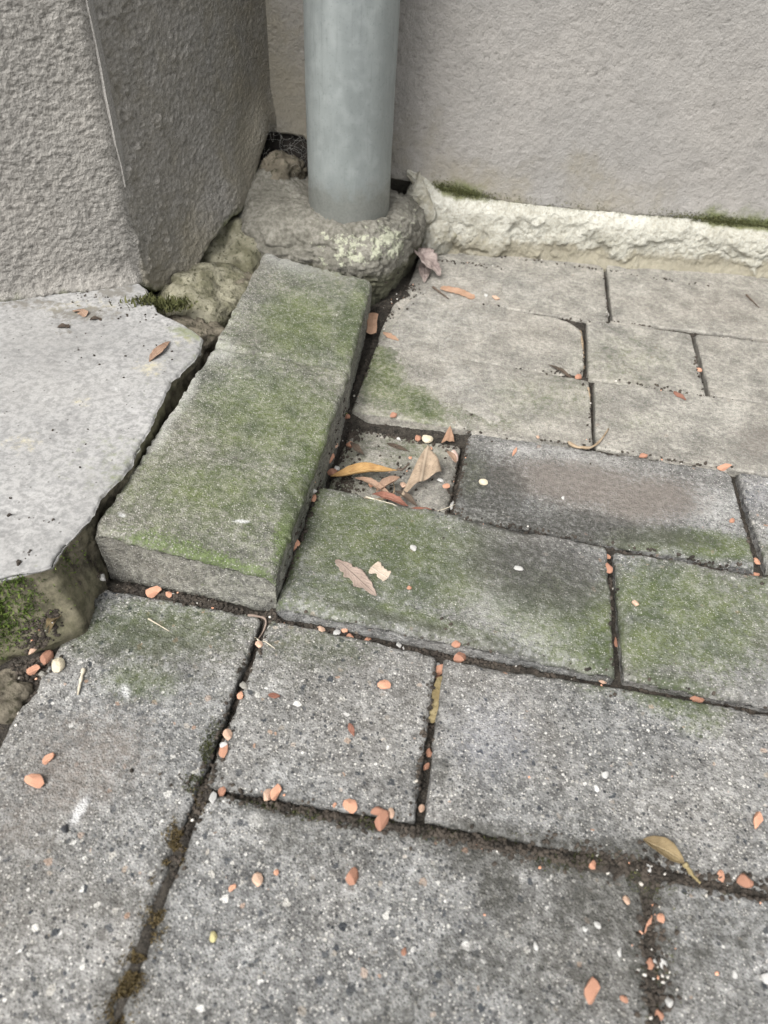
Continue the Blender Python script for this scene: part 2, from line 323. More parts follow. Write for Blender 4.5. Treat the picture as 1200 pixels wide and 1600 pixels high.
PT = {
    'slab_leaf0': (-267.2, 180.6),
    'slab_leaf1': (-263.6, 213.4),
    'tan0': (-110.8, 149.1),
    'tan1': (-53.1, 174.7),
    'fold0': (-40.3, 200.0),
    'fold1': (-52.9, 142.4),
    'fold2': (-24.7, 177.5),
    'roll0': (-71.7, 142.3),
    'roll1': (-56.8, 160.7),
    'stem0': (-87.4, 137.9),
    'stem1': (-61.4, 161.3),
    'red0': (-47.8, 132.5),
    'red1': (-19.4, 138.5),
    'tri0': (-25.6, 219.7),
    'tri1': (-25.2, 225.0),
    'dark0': (-77.1, 211.6),
    'dark1': (-55.7, 205.0),
    'ser0': (-81.7, 50.3),
    'ser1': (-48.6, 26.9),
    'frag0': (-56.6, 50.3),
    'frag1': (-43.9, 44.8),
    'rect0': (-126.0, 382.8),
    'rect1': (-120.3, 347.0),
    'rb0': (-110.9, 358.2),
    'rb1': (-92.9, 345.2),
    'org0': (-67.9, 461.8),
    'org1': (-28.8, 451.8),
    'crump': (-90.6, 488.1),
    'twigc0': (75.1, 232.2),
    'twigc1': (108.8, 258.8),
    'bark0': (2.0, -13.8),
    'bark1': (2.1, -45.9),
    'ol0': (119.5, -89.8),
    'ol1': (140.2, -97.0),
    'ol2': (148.1, -104.6),
    'tw0': (-209.6, -60.5),
    'tw1': (-204.6, -77.0),
    'dl0': (-236.7, -17.8),
    'dl1': (-232.4, -51.7),
    'dl2': (-234.4, -32.7),
    'dl3': (-229.1, -30.4),
    'gapleaf': (-125.3, 272.9),
    'strip0': (-127.7, 0.4),
    'strip1': (-115.5, -0.2),
    'strip2': (-116.7, -12.8),
    'sprout': (-120.0, 219.9),
    'bf0': (170.2, 333.2),
    'bf1': (180.8, 321.8),
    'tw3': (267.2, 546.5),
    'tw4': (276.9, 520.4),
    'bd0': (53.0, 342.6),
    'bd1': (80.4, 331.7),
    'fl0': (-96.8, -52.4),
    'fl1': (-89.4, -52.0),
    'fl2': (-46.0, -59.0),
    'fl3': (-41.5, -66.9),
    'tw5': (-56.4, 439.5),
    'tw6': (-76.0, 459.4),
    'jw0': (84.0, 424.1),
    'jw1': (88.7, 355.9),
    'jw2': (91.8, 319.0),
    'jw3': (94.6, 294.5),
    'st0': (-73.9, 119.7),
    'st1': (-53.7, 116.4),
    'st2': (-19.0, 129.3),
    'st3': (-1.5, 150.2),
    'sp0': (-354.6, 208.8),
    'sp1': (-351.5, 233.2),
    'sp2': (-335.4, 227.0),
    'h0': (-118.2, -13.7),
    'h1': (-102.3, -21.2),
    'sl0': (-187.8, -17.6),
    'sl1': (-170.9, -23.7),
}

# ------------------------------------------------------------------ camera, sky, sun, exposure
SC = bpy.context.scene
COL = SC.collection
cam = bpy.data.cameras.new('camera')
cam.sensor_fit = 'VERTICAL'; cam.sensor_height = 36.0; cam.lens = 24.975
cam.clip_start = 0.01; cam.clip_end = 500.0
cam.dof.use_dof = True; cam.dof.focus_distance = 0.53; cam.dof.aperture_fstop = 9.0
cam_o = bpy.data.objects.new('camera', cam); COL.objects.link(cam_o)
r, u, b = CAM_AXES
cam_o.matrix_world = Matrix(((r[0], u[0], b[0], CAM_LOC[0]), (r[1], u[1], b[1], CAM_LOC[1]), (r[2], u[2], b[2], CAM_LOC[2]), (0, 0, 0, 1)))
SC.camera = cam_o
SC.cycles.max_bounces = 4; SC.cycles.diffuse_bounces = 3; SC.cycles.glossy_bounces = 2; SC.cycles.caustics_reflective = False; SC.cycles.caustics_refractive = False
SUN_EL, SUN_AZ = math.radians(52), math.radians(205)      # azimuth measured from +Y towards +X
w = bpy.data.worlds.new('World'); SC.world = w; w.use_nodes = True
wn = w.node_tree; wn.nodes.clear()
sky = wn.nodes.new('ShaderNodeTexSky'); sky.sky_type = 'NISHITA'; sky.sun_disc = False
sky.sun_elevation = SUN_EL; sky.sun_rotation = SUN_AZ; sky.dust_density = 4.0; sky.air_density = 1.0
hs = wn.nodes.new('ShaderNodeHueSaturation'); hs.inputs['Saturation'].default_value = 0.12      # overcast: nearly grey
bg = wn.nodes.new('ShaderNodeBackground'); bg.inputs['Strength'].default_value = 0.14
wo = wn.nodes.new('ShaderNodeOutputWorld')
wn.links.new(sky.outputs[0], hs.inputs['Color']); wn.links.new(hs.outputs[0], bg.inputs[0]); wn.links.new(bg.outputs[0], wo.inputs[0])
sl = bpy.data.lights.new('sun', 'SUN'); sl.energy = 1.5; sl.angle = math.radians(28); sl.color = (1.0, 0.97, 0.93)
so = bpy.data.objects.new('sun', sl); COL.objects.link(so)
sd = Vector((math.sin(SUN_AZ) * math.cos(SUN_EL), math.cos(SUN_AZ) * math.cos(SUN_EL), math.sin(SUN_EL)))
so.rotation_euler = sd.to_track_quat('Z', 'Y').to_euler(); so.location = sd * 5
SC.view_settings.view_transform = 'Standard'; SC.view_settings.look = 'None'
SC.view_settings.exposure = 1.12; SC.view_settings.gamma = 1.0; SC.view_settings.use_curve_mapping = False

# ------------------------------------------------------------------ noise
def _h(ix, iy, iz, seed):
    n = (ix.astype(np.int64) * 374761393 + iy.astype(np.int64) * 668265263 + iz.astype(np.int64) * 2147483647 + seed * 144269504) & 0xffffffff
    n = ((n ^ (n >> 13)) * 1274126177) & 0xffffffff
    n = ((n ^ (n >> 16)) * 2246822519) & 0xffffffff
    return ((n ^ (n >> 15)) & 0xffffff) / float(0xffffff)
def vn(P, scale, seed=0):                                   # value noise, -1..1; P is (n,3) in metres, scale in cells per metre
    Q = P * scale + seed * 17.13
    F = np.floor(Q); f = Q - F; f = f * f * (3 - 2 * f); I = F.astype(np.int64)
    o = 0
    for dx in (0, 1):
        for dy in (0, 1):
            for dz in (0, 1):
                wgt = (f[:, 0] if dx else 1 - f[:, 0]) * (f[:, 1] if dy else 1 - f[:, 1]) * (f[:, 2] if dz else 1 - f[:, 2])
                o = o + wgt * _h(I[:, 0] + dx, I[:, 1] + dy, I[:, 2] + dz, seed)
    return o * 2 - 1
def fbm(P, scale, seed=0, octv=4, gain=0.5):
    o, a, s = 0, 1.0, 0
    for k in range(octv):
        o = o + a * vn(P, scale * 2.03 ** k, seed + k * 7); s += a; a *= gain
    return o / s
def sstep(a, b, x):
    t = np.clip((x - a) / (b - a), 0, 1); return t * t * (3 - 2 * t)
def p3(x, y, z=None):
    x = np.asarray(x, float).ravel(); y = np.asarray(y, float).ravel()
    return np.stack([x, y, np.zeros_like(x) if z is None else np.asarray(z, float).ravel()], 1)

# ------------------------------------------------------------------ objects
def mesh_np(name, V, quads=None, tris=None, attrs=None, smooth=True, polys=None):
    me = bpy.data.meshes.new(name)
    faces = []; loops = []; starts = []; n = 0
    for arr, k in ((quads, 4), (tris, 3)):
        if arr is not None and len(arr):
            arr = np.asarray(arr, np.int32); loops.append(arr.ravel()); starts.append(n + np.arange(len(arr), dtype=np.int32) * k); n += arr.size
    for pl in (polys or []):
        loops.append(np.asarray(pl, np.int32)); starts.append(np.array([n], np.int32)); n += len(pl)
    loops = np.concatenate(loops); starts = np.concatenate(starts)
    me.vertices.add(len(V)); me.vertices.foreach_set('co', np.asarray(V, np.float32).ravel())
    me.loops.add(len(loops)); me.loops.foreach_set('vertex_index', loops.astype(np.int32))
    me.polygons.add(len(starts)); me.polygons.foreach_set('loop_start', starts.astype(np.int32))
    me.polygons.foreach_set('use_smooth', np.full(len(starts), smooth))
    me.update(calc_edges=True); me.validate()
    for k, v in (attrs or {}).items():
        a = me.attributes.new(k, 'FLOAT', 'POINT'); a.data.foreach_set('value', np.asarray(v, np.float32).ravel())
    return me
def add(name, me, mat=None, parent=None, loc=(0, 0, 0), label=None, cat=None, group=None, kind=None, rot=None):
    o = bpy.data.objects.new(name, me); COL.objects.link(o)
    if mat is not None and me is not None and not me.materials: me.materials.append(mat)
    if parent is not None: o.parent = parent
    o.location = loc
    if rot is not None: o.rotation_euler = rot
    for k, v in (('label', label), ('category', cat), ('group', group), ('kind', kind)):
        if v: o[k] = v
    return o
def gridq(nr, nc, wrap=False):
    i = np.arange(nr - 1)[:, None] * nc; j = np.arange(nc if wrap else nc - 1)[None, :]; j2 = (j + 1) % nc
    return np.stack([(i + j), (i + j2), (i + nc + j2), (i + nc + j)], -1).reshape(-1, 4)

SURF_V, SURF_F = [], []; _off = [0]
def surf(V, Q):                                             # collect walkable surfaces so that loose things can be laid on them
    SURF_V.append(np.asarray(V)); SURF_F.append(np.asarray(Q) + _off[0]); _off[0] += len(V)

# ------------------------------------------------------------------ node helpers
class NT:
    def __init__(s, name):
        s.m = bpy.data.materials.new(name); s.m.use_nodes = True; s.t = s.m.node_tree; s.t.nodes.clear()
        s.out = s.t.nodes.new('ShaderNodeOutputMaterial'); s.b = s.t.nodes.new('ShaderNodeBsdfPrincipled')
        s.t.links.new(s.b.outputs[0], s.out.inputs[0])
    def put(s, sock, v):
        if isinstance(v, bpy.types.NodeSocket): s.t.links.new(v, sock)
        elif v is not None: sock.default_value = (tuple(v) + (1,) if isinstance(v, tuple) and len(v) == 3 and sock.type == 'RGBA' else v)
    def n(s, typ, props=None, **ins):
        nd = s.t.nodes.new('ShaderNode' + typ)
        for k, v in (props or {}).items(): setattr(nd, k, v)
        for k, v in ins.items(): s.put(nd.inputs[k.replace('_', ' ')], v)
        return nd
    def co(s, rnd=True):
        c = s.n('TexCoord').outputs['Object']
        if rnd:
            q = s.n('ObjectInfo').outputs['Random']; c = s.n('VectorMath', {'operation': 'MULTIPLY_ADD'}); 
            s.put(c.inputs[0], q); c.inputs[1].default_value = (9, 5, 7); s.put(c.inputs[2], s.n('TexCoord').outputs['Object']); c = c.outputs[0]
        return c
    def noise(s, co, scale, detail=4.0, rough=0.55, dist=0.0, col=False):
        nd = s.n('TexNoise', Vector=co, Scale=float(scale), Detail=float(detail), Roughness=rough, Distortion=dist); return nd.outputs[1 if col else 0]
    def vor(s, co, scale, feature='F1', rnd=1.0):
        return s.n('TexVoronoi', {'feature': feature}, Vector=co, Scale=float(scale), Randomness=rnd)
    def math(s, op, a, b=None, c=None, clamp=False):
        nd = s.t.nodes.new('ShaderNodeMath'); nd.operation = op; nd.use_clamp = clamp
        for i, v in enumerate((a, b, c)):
            if v is not None: s.put(nd.inputs[i], v)
        return nd.outputs[0]
    def rng(s, v, a, b, c=0.0, d=1.0, smooth=True):
        nd = s.n('MapRange', {'interpolation_type': 'SMOOTHSTEP' if smooth else 'LINEAR'})
        for i, x in enumerate((v, a, b, c, d)): s.put(nd.inputs[i], x)
        return nd.outputs[0]
    def mix(s, f, a, bb, mode='MIX'):
        nd = s.n('Mix', {'data_type': 'RGBA', 'blend_type': mode}); s.put(nd.inputs[0], f); s.put(nd.inputs[6], a); s.put(nd.inputs[7], bb); return nd.outputs[2]
    def attr(s, name):
        return s.n('Attribute', {'attribute_name': name}).outputs['Fac']
    def ramp(s, v, stops, interp='LINEAR'):
        nd = s.n('ValToRGB'); cr = nd.color_ramp; cr.interpolation = interp
        while len(cr.elements) < len(stops): cr.elements.new(0.5)
        for e, (p, c) in zip(cr.elements, stops): e.position = p; e.color = tuple(c) + (1,) if len(c) == 3 else c
        s.put(nd.inputs[0], v); return nd.outputs[0]
    def sep(s, c):
        return s.n('SeparateColor', Color=c).outputs
    def fin(s, col, rough=0.9, height=None, dist=0.001, strength=0.6, metal=0.0, spec=0.25):
        s.put(s.b.inputs['Base Color'], col); s.put(s.b.inputs['Roughness'], rough); s.put(s.b.inputs['Metallic'], metal); s.put(s.b.inputs['Specular IOR Level'], spec)
        if height is not None:
            bp = s.n('Bump', Height=height, Distance=dist, Strength=strength); s.put(s.b.inputs['Normal'], bp.outputs[0])
        return s.m

def concrete(name, base, agg=1.0, big=1.0, algae_k=1.0, grain=1.0):
    s = NT(name); co = s.co()
    n1 = s.noise(co, 38, 5, .6); n2 = s.noise(co, 230, 4, .65); n3 = s.noise(co, 9, 3, .5)
    lo = tuple(c * .58 for c in base); hi = tuple(min(c * 1.28, .8) for c in base)
    col = s.mix(s.rng(n1, .25, .75), lo, hi)
    col = s.mix(s.rng(n2, .34, .66, 0, 1.0), s.mix(.70 * grain, col, (.03, .03, .03)), col)
    col = s.mix(s.rng(n3, .35, .7, 0, .3), col, s.mix(.5, col, (.30, .26, .21)))
    va = s.attr('agg')
    sand = s.vor(co, 900); sc = s.sep(sand.outputs['Color'])                                    # sand grains
    sm = s.math('MULTIPLY', s.rng(sand.outputs['Distance'], .55, .30), s.rng(sc[0], .05, .7, 0, 1.0))
    scol = s.ramp(sc[1], [(0, (.02, .02, .02)), (.3, (.085, .083, .078)), (.55, (.22, .215, .20)), (.82, (.37, .36, .33)), (.97, (.56, .54, .50))])
    col = s.mix(s.math('MULTIPLY', sm, s.math('MULTIPLY_ADD', va, .35 * grain, .58 * grain)), col, scol)
    fine = s.vor(co, 390); fc = s.sep(fine.outputs['Color'])                                    # fine aggregate
    thr = s.math('MULTIPLY_ADD', fc[0], .36, .06)
    fm = s.rng(s.math('SUBTRACT', thr, fine.outputs['Distance']), -.03, .07)
    fcol = s.ramp(fc[1], [(0, (.02, .023, .028)), (.32, (.06, .063, .068)), (.46, (.16, .158, .15)), (.72, (.28, .27, .245)), (.9, (.38, .365, .33)), (.98, (.60, .585, .55))])
    fm = s.math('MULTIPLY', fm, s.math('MULTIPLY', s.rng(fc[2], .25, .45), s.math('MULTIPLY', va, .85 * agg)))
    col = s.mix(fm, col, fcol)
    cv = s.n('VectorMath', {'operation': 'ADD'}); s.put(cv.inputs[0], co)
    ns = s.n('TexNoise', Vector=co, Scale=260.0, Detail=2.0); sv = s.n('VectorMath', {'operation': 'SCALE'}); s.put(sv.inputs[0], ns.outputs[1]); sv.inputs[3].default_value = .0045
    s.put(cv.inputs[1], sv.outputs[0])
    lar = s.vor(cv.outputs[0], 205); lc = s.sep(lar.outputs['Color'])                           # pebbles
    lthr = s.math('MULTIPLY_ADD', s.math('POWER', lc[0], 1.6), .34, .09)
    lm = s.math('MULTIPLY', s.rng(s.math('SUBTRACT', lthr, lar.outputs['Distance']), -.015, .04), s.rng(lc[2], .48, .52))
    lm = s.math('MULTIPLY', lm, s.math('MULTIPLY', va, big))
    lcol = s.ramp(lc[1], [(0, (.018, .022, .028)), (.34, (.04, .045, .052)), (.55, (.10, .10, .10)), (.68, (.26, .23, .19)), (.75, (.30, .18, .12)), (.84, (.36, .345, .31)), (.97, (.58, .57, .54))])
    col = s.mix(s.math('MULTIPLY', lm, .88), col, lcol)
    # growth and wear: masks are stored per vertex, broken up here
    br = s.noise(co, 120, 5, .7); br2 = s.noise(co, 480, 3, .7)
    brk = s.math('ADD', s.math('MULTIPLY', s.math('SUBTRACT', br, .5), 1.1), s.math('MULTIPLY', s.math('SUBTRACT', br2, .5), 1.1))
    def msk(nm, lo_=.25, hi_=.85, k=1.0):
        a = s.attr(nm); return s.math('MULTIPLY', s.rng(s.math('ADD', a, s.math('MULTIPLY', brk, s.rng(a, 0, .25))), lo_, hi_), k)
    col = s.mix(msk('pale', .2, .9, .55), col, (.46, .455, .43))
    col = s.mix(msk('brown', .2, .95, .88), col, s.mix(n2, (.075, .064, .055), (.225, .20, .178)))
    gk = s.math('SUBTRACT', 1.0, s.math('MULTIPLY', s.rng(s.math('MULTIPLY', sm, sc[1]), .35, .7), .6))
    al = s.mix(s.rng(n1, .3, .7), (.058, .079, .032), (.125, .149, .057)); al = s.mix(s.rng(br2, .25, .7), s.mix(.5, al, (.03, .04, .015)), al); pore = s.rng(s.math('ADD', s.math('MULTIPLY', br2, .6), s.math('MULTIPLY', n2, .5)), .66, .46, .50, 1.0)
    col = s.mix(s.math('MULTIPLY', s.math('MULTIPLY', msk('algae', .02, .85, .97 * algae_k), pore), gk), col, al)
    gr = s.mix(s.rng(br2, .3, .7), (.04, .058, .018), (.115, .16, .05))
    col = s.mix(s.math('MULTIPLY', msk('green', .35, 1.25, .75), gk), col, gr)
    col = s.mix(s.math('MULTIPLY', msk('dark', .15, .95, .88), s.rng(pore, .5, 1.0, .62, 1.0)), col, s.mix(br2, (.022, .022, .019), (.075, .073, .064)))
    col = s.mix(msk('blue', .1, 1.0, .14), col, (.33, .35, .43))
    col = s.mix(msk('white', .35, 1.2, .6), col, (.60, .60, .60))
    h = s.math('ADD', s.math('MULTIPLY', s.math('SUBTRACT', 1.0, sand.outputs['Distance']), .35), s.math('MULTIPLY', n2, .9))
    h = s.math('ADD', h, s.math('MULTIPLY', fm, .5)); h = s.math('ADD', h, s.math('MULTIPLY', br, .6))
    return s.fin(col, .92, h, .0016, .9)

def plaster(name, base, warm, fine=700, dirt_shade=(.16, .15, .12), bump=.0015):
    s = NT(name); co = s.co(False)
    n1 = s.noise(co, 7, 4, .55); n2 = s.noise(co, 45, 5, .65); n3 = s.noise(co, fine, 3, .6); v = s.vor(co, fine * .55)
    col = s.mix(s.rng(n1, .3, .7), base, warm)
    col = s.mix(s.rng(n2, .35, .7, 0, .35), col, tuple(c * .72 for c in base))
    col = s.mix(s.rng(n3, .25, .5, .45, 0), col, tuple(c * .45 for c in base))
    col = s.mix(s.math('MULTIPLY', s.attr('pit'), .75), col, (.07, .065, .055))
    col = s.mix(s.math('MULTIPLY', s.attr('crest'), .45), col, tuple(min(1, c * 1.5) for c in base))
    dm = s.rng(s.math('ADD', s.attr('dirt_shade'), s.math('MULTIPLY', s.math('SUBTRACT', n2, .5), 1.0)), .2, .9)
    col = s.mix(s.math('MULTIPLY', dm, .75), col, s.mix(n2, dirt_shade, (.26, .23, .17)))
    gm = s.rng(s.math('ADD', s.attr('algae'), s.math('MULTIPLY', s.math('SUBTRACT', n2, .5), 1.4)), .3, .9)
    col = s.mix(s.math('MULTIPLY', gm, .85), col, s.mix(s.noise(co, 300, 3), (.05, .065, .018), (.14, .16, .05)))
    h = s.math('ADD', s.math('MULTIPLY', n3, .7), s.math('MULTIPLY', v.outputs['Distance'], .5))
    return s.fin(col, .93, h, bump, 1.0)

def simple(name, c1, c2, scale=120, c3=None, rough=.9, bump=.0006, spec=.2, rnd=True, vary=0.0):
    s = NT(name); co = s.co(rnd); n1 = s.noise(co, scale, 5, .62); n2 = s.noise(co, scale * 5, 3, .6)
    col = s.mix(s.rng(n1, .3, .7), c1, c2)
    if c3: col = s.mix(s.rng(n2, .52, .68), col, c3)
    if vary: col = s.mix(s.math('MULTIPLY', s.n('ObjectInfo').outputs['Random'], vary), col, tuple(c * .62 + .03 for c in c1))
    return s.fin(col, rough, s.math('ADD', n1, s.math('MULTIPLY', n2, .5)), bump, .8, spec=spec)

M = {}
M['paver'] = concrete('paver_concrete', (.238, .238, .232))
M['paver_back'] = concrete('paver_concrete_worn', (.318, .303, .266), agg=.6, big=.45, grain=.62)
M['edging'] = concrete('edging_concrete', (.24, .237, .205), agg=.55, big=.25)
M['pier'] = plaster('rough_render', (.242, .231, .212), (.275, .259, .235), 760)
M['back'] = plaster('wall_render', (.248, .239, .224), (.278, .264, .244), 800, bump=.0009)
# pale slab
s = NT('slab_cement'); co = s.co(False); n1 = s.noise(co, 14, 5, .6); n2 = s.noise(co, 260, 4, .65); n3 = s.noise(co, 60, 4, .6); v = s.vor(co, 240); vc = s.sep(v.outputs['Color'])
col = s.mix(s.rng(n1, .3, .7), (.262, .258, .249), (.34, .335, .325)); col = s.mix(s.rng(n2, .35, .62, .6, 0), col, (.13, .13, .128)); col = s.mix(s.rng(n3, .5, .75, 0, .2), col, (.37, .37, .365)); col = s.mix(s.rng(s.noise(co, 5, 4), .5, .75, 0, .4), col, (.27, .262, .245))
spk = s.math('MULTIPLY', s.rng(v.outputs['Distance'], .22, .12), s.rng(vc[0], .84, .88)); col = s.mix(s.math('MULTIPLY', spk, .8), col, (.06, .055, .05))
nn = s.math('SUBTRACT', s.noise(co, 150, 5, .7), .5)
def am(nm, k, lo=.3, hi=.9): return s.math('MULTIPLY', s.rng(s.math('ADD', s.attr(nm), s.math('MULTIPLY', s.math('MULTIPLY', nn, 2.0), s.rng(s.attr(nm), 0, .2))), lo, hi), k)
col = s.mix(am('yellow', .6), col, (.50, .45, .30)); col = s.mix(am('dirt_shade', .75, .45, .8), col, (.13, .12, .10)); col = s.mix(am('algae', .7), col, (.15, .17, .08))
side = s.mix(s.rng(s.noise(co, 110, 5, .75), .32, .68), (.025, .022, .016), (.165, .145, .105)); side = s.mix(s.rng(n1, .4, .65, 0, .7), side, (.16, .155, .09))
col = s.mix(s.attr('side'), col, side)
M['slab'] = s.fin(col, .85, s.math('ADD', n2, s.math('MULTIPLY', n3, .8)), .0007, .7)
# cream mortar
s = NT('cream_mortar'); co = s.co(False); n1 = s.noise(co, 30, 5, .65); n2 = s.noise(co, 200, 4, .65); n3 = s.noise(co, 75, 4, .7)
col = s.mix(s.rng(n1, .3, .7), (.345, .335, .285), (.475, .467, .415)); col = s.mix(s.rng(n2, .3, .6, .45, 0), col, (.20, .185, .14)); col = s.mix(s.rng(s.noise(co, 420, 3), .5, .7, 0, .4), col, (.20, .185, .13))
col = s.mix(s.math('MULTIPLY', s.rng(s.math('ADD', s.attr('low'), s.math('MULTIPLY', s.math('SUBTRACT', n3, .5), 1.3)), .3, .9), .85), col, s.mix(n3, (.13, .115, .085), (.30, .275, .20)))
col = s.mix(s.math('MULTIPLY', s.rng(s.math('ADD', s.attr('algae'), s.math('MULTIPLY', s.math('SUBTRACT', n3, .5), 1.4)), .3, .9), .8), col, s.mix(n2, (.05, .06, .015), (.17, .18, .06)))
M['mortar'] = s.fin(col, .93, s.math('ADD', n1, s.math('MULTIPLY', n2, 1.2)), .0024, 1.0)
# footing: brown grey mortar with pale lichen crust
s = NT('footing_mortar'); co = s.co(False); n1 = s.noise(co, 40, 5, .65); n2 = s.noise(co, 260, 4, .7); n3 = s.noise(co, 110, 5, .75)
col = s.mix(s.rng(n1, .3, .7), (.13, .124, .104), (.225, .215, .185)); col = s.mix(s.rng(n2, .35, .62, .65, 0), col, (.07, .065, .05))
col = s.mix(s.math('MULTIPLY', s.rng(s.math('ADD', s.attr('lich'), s.math('MULTIPLY', s.math('SUBTRACT', n3, .5), 3.6)), .62, .85), .75), col, s.mix(n2, (.24, .25, .17), (.46, .47, .37)))
col = s.mix(s.math('MULTIPLY', s.rng(s.math('ADD', s.attr('low'), s.math('MULTIPLY', s.math('SUBTRACT', n3, .5), 1.2)), .4, .9), .8), col, s.mix(n2, (.035, .035, .022), (.10, .10, .06)))
M['footing'] = s.fin(col, .94, s.math('ADD', n1, s.math('MULTIPLY', n3, 1.2)), .0018, .9)
# weathered zinc
s = NT('weathered_zinc'); co = s.co(False); mp = s.n('Mapping', Vector=co, Scale=(1.0, 1.0, .25)).outputs[0]
n1 = s.noise(mp, 26, 5, .6); n2 = s.noise(co, 90, 4, .6); n3 = s.noise(co, 420, 3, .6)
col = s.mix(s.rng(n1, .3, .7), (.205, .225, .222), (.285, .31, .303)); col = s.mix(s.rng(n2, .45, .7, 0, .22), col, (.37, .39, .383)); scr = s.noise(s.n('Mapping', Vector=co, Scale=(1.0, 1.0, .06)).outputs[0], 420, 3, .6); col = s.mix(s.rng(scr, .56, .7, 0, .35), col, (.17, .185, .185)); col = s.mix(s.rng(n3, .3, .45, .3, 0), col, (.13, .15, .15))
col = s.mix(s.math('MULTIPLY', s.rng(s.math('ADD', s.attr('low'), s.math('MULTIPLY', s.math('SUBTRACT', n2, .5), 1.0)), .3, .9), .88), col, s.mix(n3, (.10, .115, .10), (.235, .23, .215)))
M['zinc'] = s.fin(col, s.rng(n2, .3, .7, .42, .62), s.math('ADD', s.math('MULTIPLY', n2, .6), s.math('MULTIPLY', n3, .3)), .0005, .5, metal=.35, spec=.4)
M['soil'] = simple('joint_soil', (.014, .013, .011), (.048, .042, .035), 220, (.085, .074, .06), bump=.002)
M['crumb'] = simple('soil_crumbs', (.022, .019, .016), (.07, .058, .047), 90, None, bump=.001)
M['grit'] = simple('pale_grit', (.35, .32, .27), (.62, .60, .56), 30, None)
M['stone'] = simple('rubble_lime', (.10, .095, .06), (.27, .255, .19), 50, (.06, .058, .035), bump=.004)
M['stone_dk'] = simple('rubble_brown', (.085, .075, .055), (.20, .175, .135), 45, (.05, .047, .03), bump=.004)
M['ground'] = simple('ground_earth', (.10, .09, .075), (.17, .155, .13), 8, None)
M['void'] = simple('cavity_shade', (.012, .011, .010), (.035, .03, .026), 150, None, bump=.002)  # near-black colour stands for the shade in the hole
M['moss'] = NT('moss_blades'); _m = M['moss']; M['moss'] = _m.fin(_m.ramp(_m.attr('tone'), [(0, (.018, .03, .006)), (.5, (.075, .115, .02)), (1, (.17, .21, .05))]), .85)
M['moss_br'] = NT('brown_moss'); _m = M['moss_br']; M['moss_br'] = _m.fin(_m.ramp(_m.attr('tone'), [(0, (.03, .022, .010)), (.5, (.10, .073, .032)), (1, (.19, .15, .075))]), .85)
M['moss_dk'] = NT('olive_moss'); _m = M['moss_dk']; M['moss_dk'] = _m.fin(_m.ramp(_m.attr('tone'), [(0, (.022, .026, .010)), (.5, (.075, .08, .028)), (1, (.16, .16, .07))]), .85)
M['web'] = simple('cobweb_silk', (.42, .41, .38), (.55, .54, .50), 40, None, bump=.0)
M['grass'] = simple('grass_green', (.045, .085, .012), (.10, .17, .03), 100, None, bump=.0)
M['o'] = simple('orange_brick', (.62, .31, .195), (.74, .43, .30), 160, (.52, .25, .16), vary=.75)
M['o2'] = simple('dull_brick', (.42, .20, .125), (.58, .32, .22), 160, (.30, .17, .12), vary=.8)
M['o3'] = simple('pale_brick', (.62, .40, .28), (.74, .54, .42), 160, (.46, .28, .19), vary=.5)
M['w'] = simple('white_stone', (.58, .57, .54), (.74, .73, .71), 160, None, vary=.6)
M['c'] = simple('cream_stone', (.55, .47, .33), (.72, .66, .52), 160, None)
M['g'] = simple('grey_stone', (.26, .25, .22), (.40, .38, .34), 160, None)
M['y'] = simple('yellow_stone', (.45, .40, .20), (.58, .53, .28), 160, None)
M['k'] = simple('dark_stone', (.035, .037, .04), (.075, .075, .08), 160, None)
M['p'] = simple('pink_stone', (.62, .36, .28), (.78, .70, .64), 220, None)

def leaf_mat(name, c1, c2, vein):
    s = NT(name); co = s.co(False); n1 = s.noise(co, 90, 5, .65); n2 = s.noise(co, 500, 3, .6)
    col = s.mix(s.rng(n1, .3, .7), c1, c2); col = s.mix(s.rng(n2, .55, .75, 0, .5), col, tuple(c * .4 for c in c1))
    u_, v_ = s.attr('lu'), s.attr('lv')
    rib = s.rng(s.math('ABSOLUTE', v_), .10, .03)
    ang = s.math('SUBTRACT', s.math('MULTIPLY', u_, 9.0), s.math('MULTIPLY', s.math('ABSOLUTE', v_), 2.4)); fr = s.math('ABSOLUTE', s.math('SUBTRACT', s.math('FRACT', ang), .5))
    vm = s.math('MAXIMUM', rib, s.math('MULTIPLY', s.rng(fr, .10, .03), .55))
    col = s.mix(s.math('MULTIPLY', vm, .6), col, vein)
    return s.fin(col, .75, s.math('ADD', s.math('MULTIPLY', vm, .8), n1), .0006, .8, spec=.25)
M['leaf_tan'] = leaf_mat('leaf_tan', (.27, .155, .06), (.44, .28, .115), (.50, .35, .17))
M['leaf_beige'] = leaf_mat('leaf_beige', (.22, .165, .115), (.35, .275, .20), (.42, .34, .255))
M['leaf_brown'] = leaf_mat('leaf_brown', (.20, .125, .085), (.31, .21, .15), (.36, .26, .19))
M['leaf_red'] = leaf_mat('leaf_red', (.16, .065, .045), (.26, .12, .085), (.33, .20, .14))
M['leaf_grey'] = leaf_mat('leaf_grey', (.23, .175, .145), (.31, .245, .205), (.17, .13, .105))
M['leaf_pale'] = leaf_mat('leaf_pale', (.38, .31, .24), (.50, .42, .34), (.55, .48, .40))
M['leaf_orange'] = leaf_mat('leaf_orange', (.30, .18, .115), (.42, .27, .185), (.36, .23, .15))
M['leaf_purple'] = leaf_mat('leaf_purple', (.16, .125, .115), (.30, .25, .225), (.12, .09, .08))
M['leaf_olive'] = leaf_mat('leaf_olive', (.115, .082, .042), (.215, .165, .09), (.30, .245, .15))
M['leaf_dark'] = leaf_mat('leaf_dark', (.045, .035, .028), (.10, .075, .055), (.12, .09, .07))
M['bark'] = simple('bark_strip', (.15, .115, .055), (.29, .24, .135), 130, (.10, .08, .04))
M['twig'] = simple('dry_twig', (.22, .16, .10), (.38, .30, .21), 130, None)
